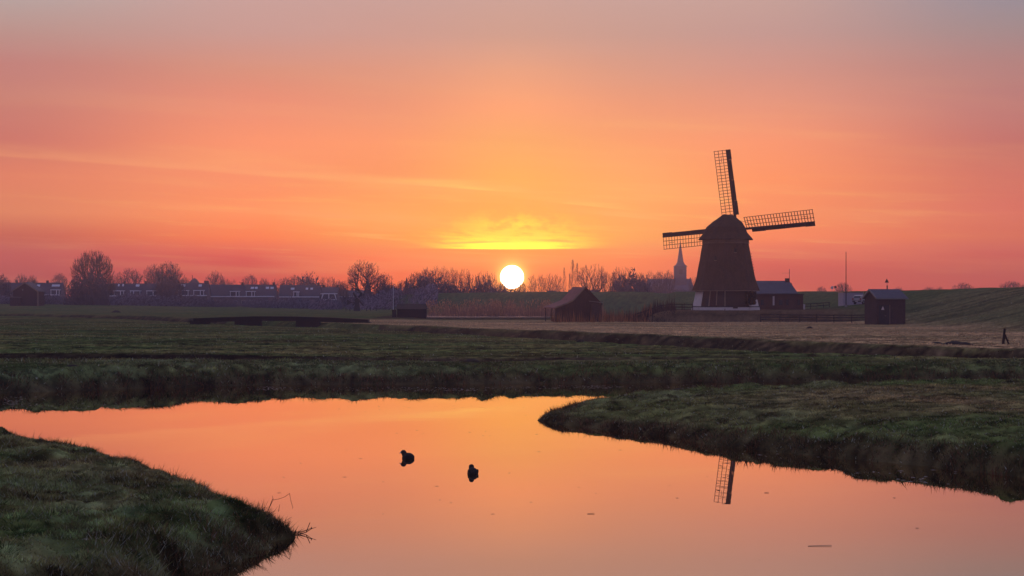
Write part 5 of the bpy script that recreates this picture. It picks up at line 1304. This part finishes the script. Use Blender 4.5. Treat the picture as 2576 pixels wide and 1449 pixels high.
# ------------------------------------------------------------------ small things in the field and on the water
def heap(xd, Y, w, h, label, name='molehill', group='molehills'):
    x = wx(xd, Y); z = gz(x, Y); r = random.Random(int(xd*7+Y)); rs = []
    for k, (f, zz_) in enumerate(((1, -.05), (.82, .35), (.5, .75), (.16, 1.0))):
        rs.append([(w*f*math.cos(t)*r.uniform(.85, 1.15), w*f*.7*math.sin(t)*r.uniform(.85, 1.15), h*zz_) for t in [i*2*math.pi/12 for i in range(12)]])
    o = MB().rings(rs).build(name, M['soil'], sm=True); o.location = (x, Y, z-.02)
    tag(o, label, 'molehill' if name == 'molehill' else 'mound', group)
heap(2400, 146, .95, .26, 'wide dark molehill left of the braced gate post')
heap(2427, 144, .62, .22, 'rounded molehill nearest the braced gate post')
heap(2356, 148, .5, .14, 'flat molehill farthest left of the braced gate post')
heap(2036, 225, .5, .25, 'small molehill in the dry field below the rail fence')
heap(1185, 113, .6, .22, 'molehill on the far bank left of centre, below the sun')
heap(1460, 165, .45, .3, 'dark lump at the near lip of the second ditch', 'mound', None)
heap(182, 97.5, .5, .16, 'molehill on the far bank at the left')
heap(292, 470, 1.2, .55, 'dark lump in the far left field', 'mound', None)
# turf lump at the back of the headland
o = heap(1712, 85.6, .95, .30, 'low dark turf lump on the back rim of the right headland', 'turf_lump', None)

def specks(name, label, pts, m_, seed, size, n_each=1, ell=3.0):
    r = random.Random(seed); mb = MB()
    for (xd, yd) in pts:
        x, y = P(xd, yd)
        s = size*r.uniform(.5, 1.5); a = r.uniform(0, 6.28)
        q = [(x+s*math.cos(a+t)*(1.5 if i % 2 == 0 else .6), y+s*math.sin(a+t)*(1.5 if i % 2 == 0 else .6), .006+.004*(i % 2)) for i, t in enumerate((0, 1.57, 3.14, 4.71))]
        mb.add(q, [(0,1,2,3)])
    o = mb.build(name, m_); tag(o, label, None, None, 'stuff')
r_ = random.Random(5); pts = []
for (xa, xb, ya, yb, n_) in ((0, 60, 1008, 1018, 34), (20, 300, 1014, 1030, 60), (0, 95, 998, 1008, 22), (640, 730, 972, 982, 70), (730, 1260, 974, 984, 110), (1090, 1240, 977, 983, 60), (1250, 1420, 972, 978, 26), (1410, 1560, 970, 977, 80), (1500, 1900, 968, 976, 30), (2080, 2500, 1180, 1222, 26), (1700, 2300, 1125, 1165, 10)):
    for k in range(n_): pts.append((r_.gauss((xa+xb)/2, (xb-xa)/3.4), r_.uniform(ya, yb)))
specks('floating_flecks', 'pale flat flecks scattered near the banks', pts, M['palefleck'], 3, .042)
pts = [(r_.uniform(820, 1330), 1026+r_.gauss(0, 3)) for k in range(16)] + [(r_.uniform(430, 800), 1010+r_.gauss(0, 6)) for k in range(12)] + [(r_.uniform(930, 1240), 1090+r_.gauss(0, 5)) for k in range(9)] + [(r_.uniform(700, 2000), r_.uniform(1010, 1300)) for k in range(46)] + [(r_.uniform(1700, 2500), r_.uniform(1240, 1440)) for k in range(3)]
specks('floating_leaves', 'dark dead leaves scattered on the open water', pts, M['deadleaf'], 4, .032)
for xd, yd, ln, lab in ((1928, 1240, .05, 'single dark leaf on the water below the mirrored sail'), (1486, 1293, .07, 'thin feather floating in the middle of the water'), (2062, 1374, .21, 'pale reed stalk floating at the lower right')):
    x, y = P(xd, yd); o = MB().bar((-ln/1, 0, .004), (ln/1, .04, .010), .011, .008).build('floating_stalk' if ln > .06 else 'floating_fleck', M['deadleaf'] if ln < .2 else M['palewood']); o.location = (x, y, .003); tag(o, lab, 'floating debris')

# two coots
def coot(xd, yd, rz, head, label, tilt=0, sc=1.0):
    x, y = P(xd, yd); e = empty('coot', (x, y, 0), rz, label, 'bird', 'coots on the water')
    m = MB()
    def ell(cx_, cy_, cz_, ax_, ay_, az_, tilt_=0):
        rs = []
        for i in range(1, 12):
            u = -math.cos(math.pi*i/12); w_ = math.sqrt(1-u*u)
            rs.append([(cx_+ax_*u, cy_+ay_*w_*math.cos(t), cz_+tilt_*u+az_*w_*math.sin(t)) for t in [j*math.pi/8 for j in range(16)]])
        m.rings(rs)
    ell(-.040, 0, .012, .165, .122, .132, -.006); ell(-.165, 0, .045, .045, .050, .030, -.01)
    ell(.070, head*.006, .110, .066, .064, .080); ell(.085, head*.018, .148, .070, .062, .060)
    o = m.build('body', M['coot'], e, sm=True); o.scale = (sc,)*3
    md = o.modifiers.new('remesh', 'REMESH'); md.mode = 'VOXEL'; md.voxel_size = .010; md.use_smooth_shade = True
    md = o.modifiers.new('smooth', 'SMOOTH'); md.iterations = 5; md.factor = .5
    yb_ = head*.03
    MB().rings([[(.140*sc, (yb_+.020*math.cos(t))*sc, (.148+.032*math.sin(t))*sc) for t in [i*math.pi/3 for i in range(6)]], [(.168*sc, (yb_+.013*math.cos(t))*sc, (.132+.016*math.sin(t))*sc) for t in [i*math.pi/3 for i in range(6)]], [(.198*sc, (yb_+.003*math.cos(t))*sc, (.112+.004*math.sin(t))*sc) for t in [i*math.pi/3 for i in range(6)]]]).build('bill', M['bill'], e)
    for s_ in (-1, 1): MB().rings([[((-.165+.19*q)*sc, (s_*(.078+.036*math.sin(math.pi*q)) + .012*math.cos(t))*sc, (.055+.045*math.sin(t)*(math.sin(math.pi*q)+.1))*sc) for t in [i*math.pi/4 for i in range(8)]] for q in (0, .15, .35, .6, .85, 1)]).build('wing', M['coot'], e, sm=True)
    return e
coot(1023, 1153, R(152), .8, 'left of the two black coots, its pale bill turned left', sc=1.12)
coot(1187.5, 1191, R(108), -.4, 'right of the two black coots, nearer the camera', sc=1.1)

# dead stalks and twigs on the point of the left bank
def twig_plant(x, y, paths, label, rad=.007, mname='timber'):
    z = max(gz(x, y), 0); e = empty('dead_stalk', (x, y, z), 0, label, 'plant')
    for pth in paths:
        m = MB()
        for i, (a, b_) in enumerate(zip(pth[:-1], pth[1:])): m.tube(a, b_, rad*(1-.12*i), rad*(1-.12*(i+1)), 5)
        m.build('stem', M[mname], e)
tx0, ty0 = P(742, 1342); pxm = ty0/FP       # metres per reference unit there
k_ = pxm
def tp(lst, dy=0): return [((a-742)*k_, dy*.1*i, (1342-b_)*k_) for i, (a, b_) in enumerate(lst)]
twig_plant(tx0, ty0, [tp([(738, 1340), (765, 1335), (785, 1328)]), tp([(738, 1345), (758, 1342), (770, 1339), (783, 1330), (795, 1326)]), tp([(770, 1339), (778, 1316)], 1), tp([(740, 1336), (760, 1342)]), tp([(742, 1346), (760, 1350)]), tp([(783, 1331), (783, 1325)])],
           'forked bare twig reaching over the water from the tip of the left bank', .008)
zz0 = 1.0
bx0, by0 = wx(706, 38.0), 38.0; kk = 38.0/FP
def tq(lst): return [((a-706)*kk, .02*i, (1296-b_)*kk+.02) for i, (a, b_) in enumerate(lst)]
zb_ = gz(bx0, by0)
e = empty('dead_stalk', (bx0, by0, zat(1296, 38.0)), 0, 'tall bent dry stalk arching over the water near the bank tip', 'plant')
for pth in ([(690, 1310), (676, 1290)],):
    pass
for pth in ([(669, 1306), (675, 1285), (685, 1258)], [(675, 1285), (687, 1260), (684, 1250)], [(687, 1260), (700, 1258), (715, 1253), (728, 1244)], [(728, 1244), (731, 1262), (736, 1280), (734, 1282)], [(700, 1290), (703, 1272)]):
    m = MB(); w_ = tq(pth)
    for i, (a, b_) in enumerate(zip(w_[:-1], w_[1:])): m.tube(a, b_, .008 if pth[0][0] < 670 else .0045, .006 if pth[0][0] < 670 else .0035, 5)
    m.build('stem', M['timber'], e)
r_ = random.Random(9)
for i in range(5):
    xx, yy = P(742, 1342); x = xx-.22*i-.05; y = yy-.25*i
    e = empty('dead_stalk', (x, y, max(gz(x, y), 0)-.02), 0, ['broken stalk nearest the forked twig', 'second stalk below the bank tip', 'stalk leaning out under the bank tip', 'short stalk further down the shore', 'lowest dry stalk on the near shore'][i], 'plant', 'dry stalks under the bank tip')
    for k in range(3):
        a = r_.uniform(-.4, 1.2); l_ = r_.uniform(.18, .34)
        MB().tube((0,0,0), (l_*math.cos(a), -.05, l_*.45*math.sin(a+.6)+.03), .006, .003, 4).build('stem', M['timber'], e)
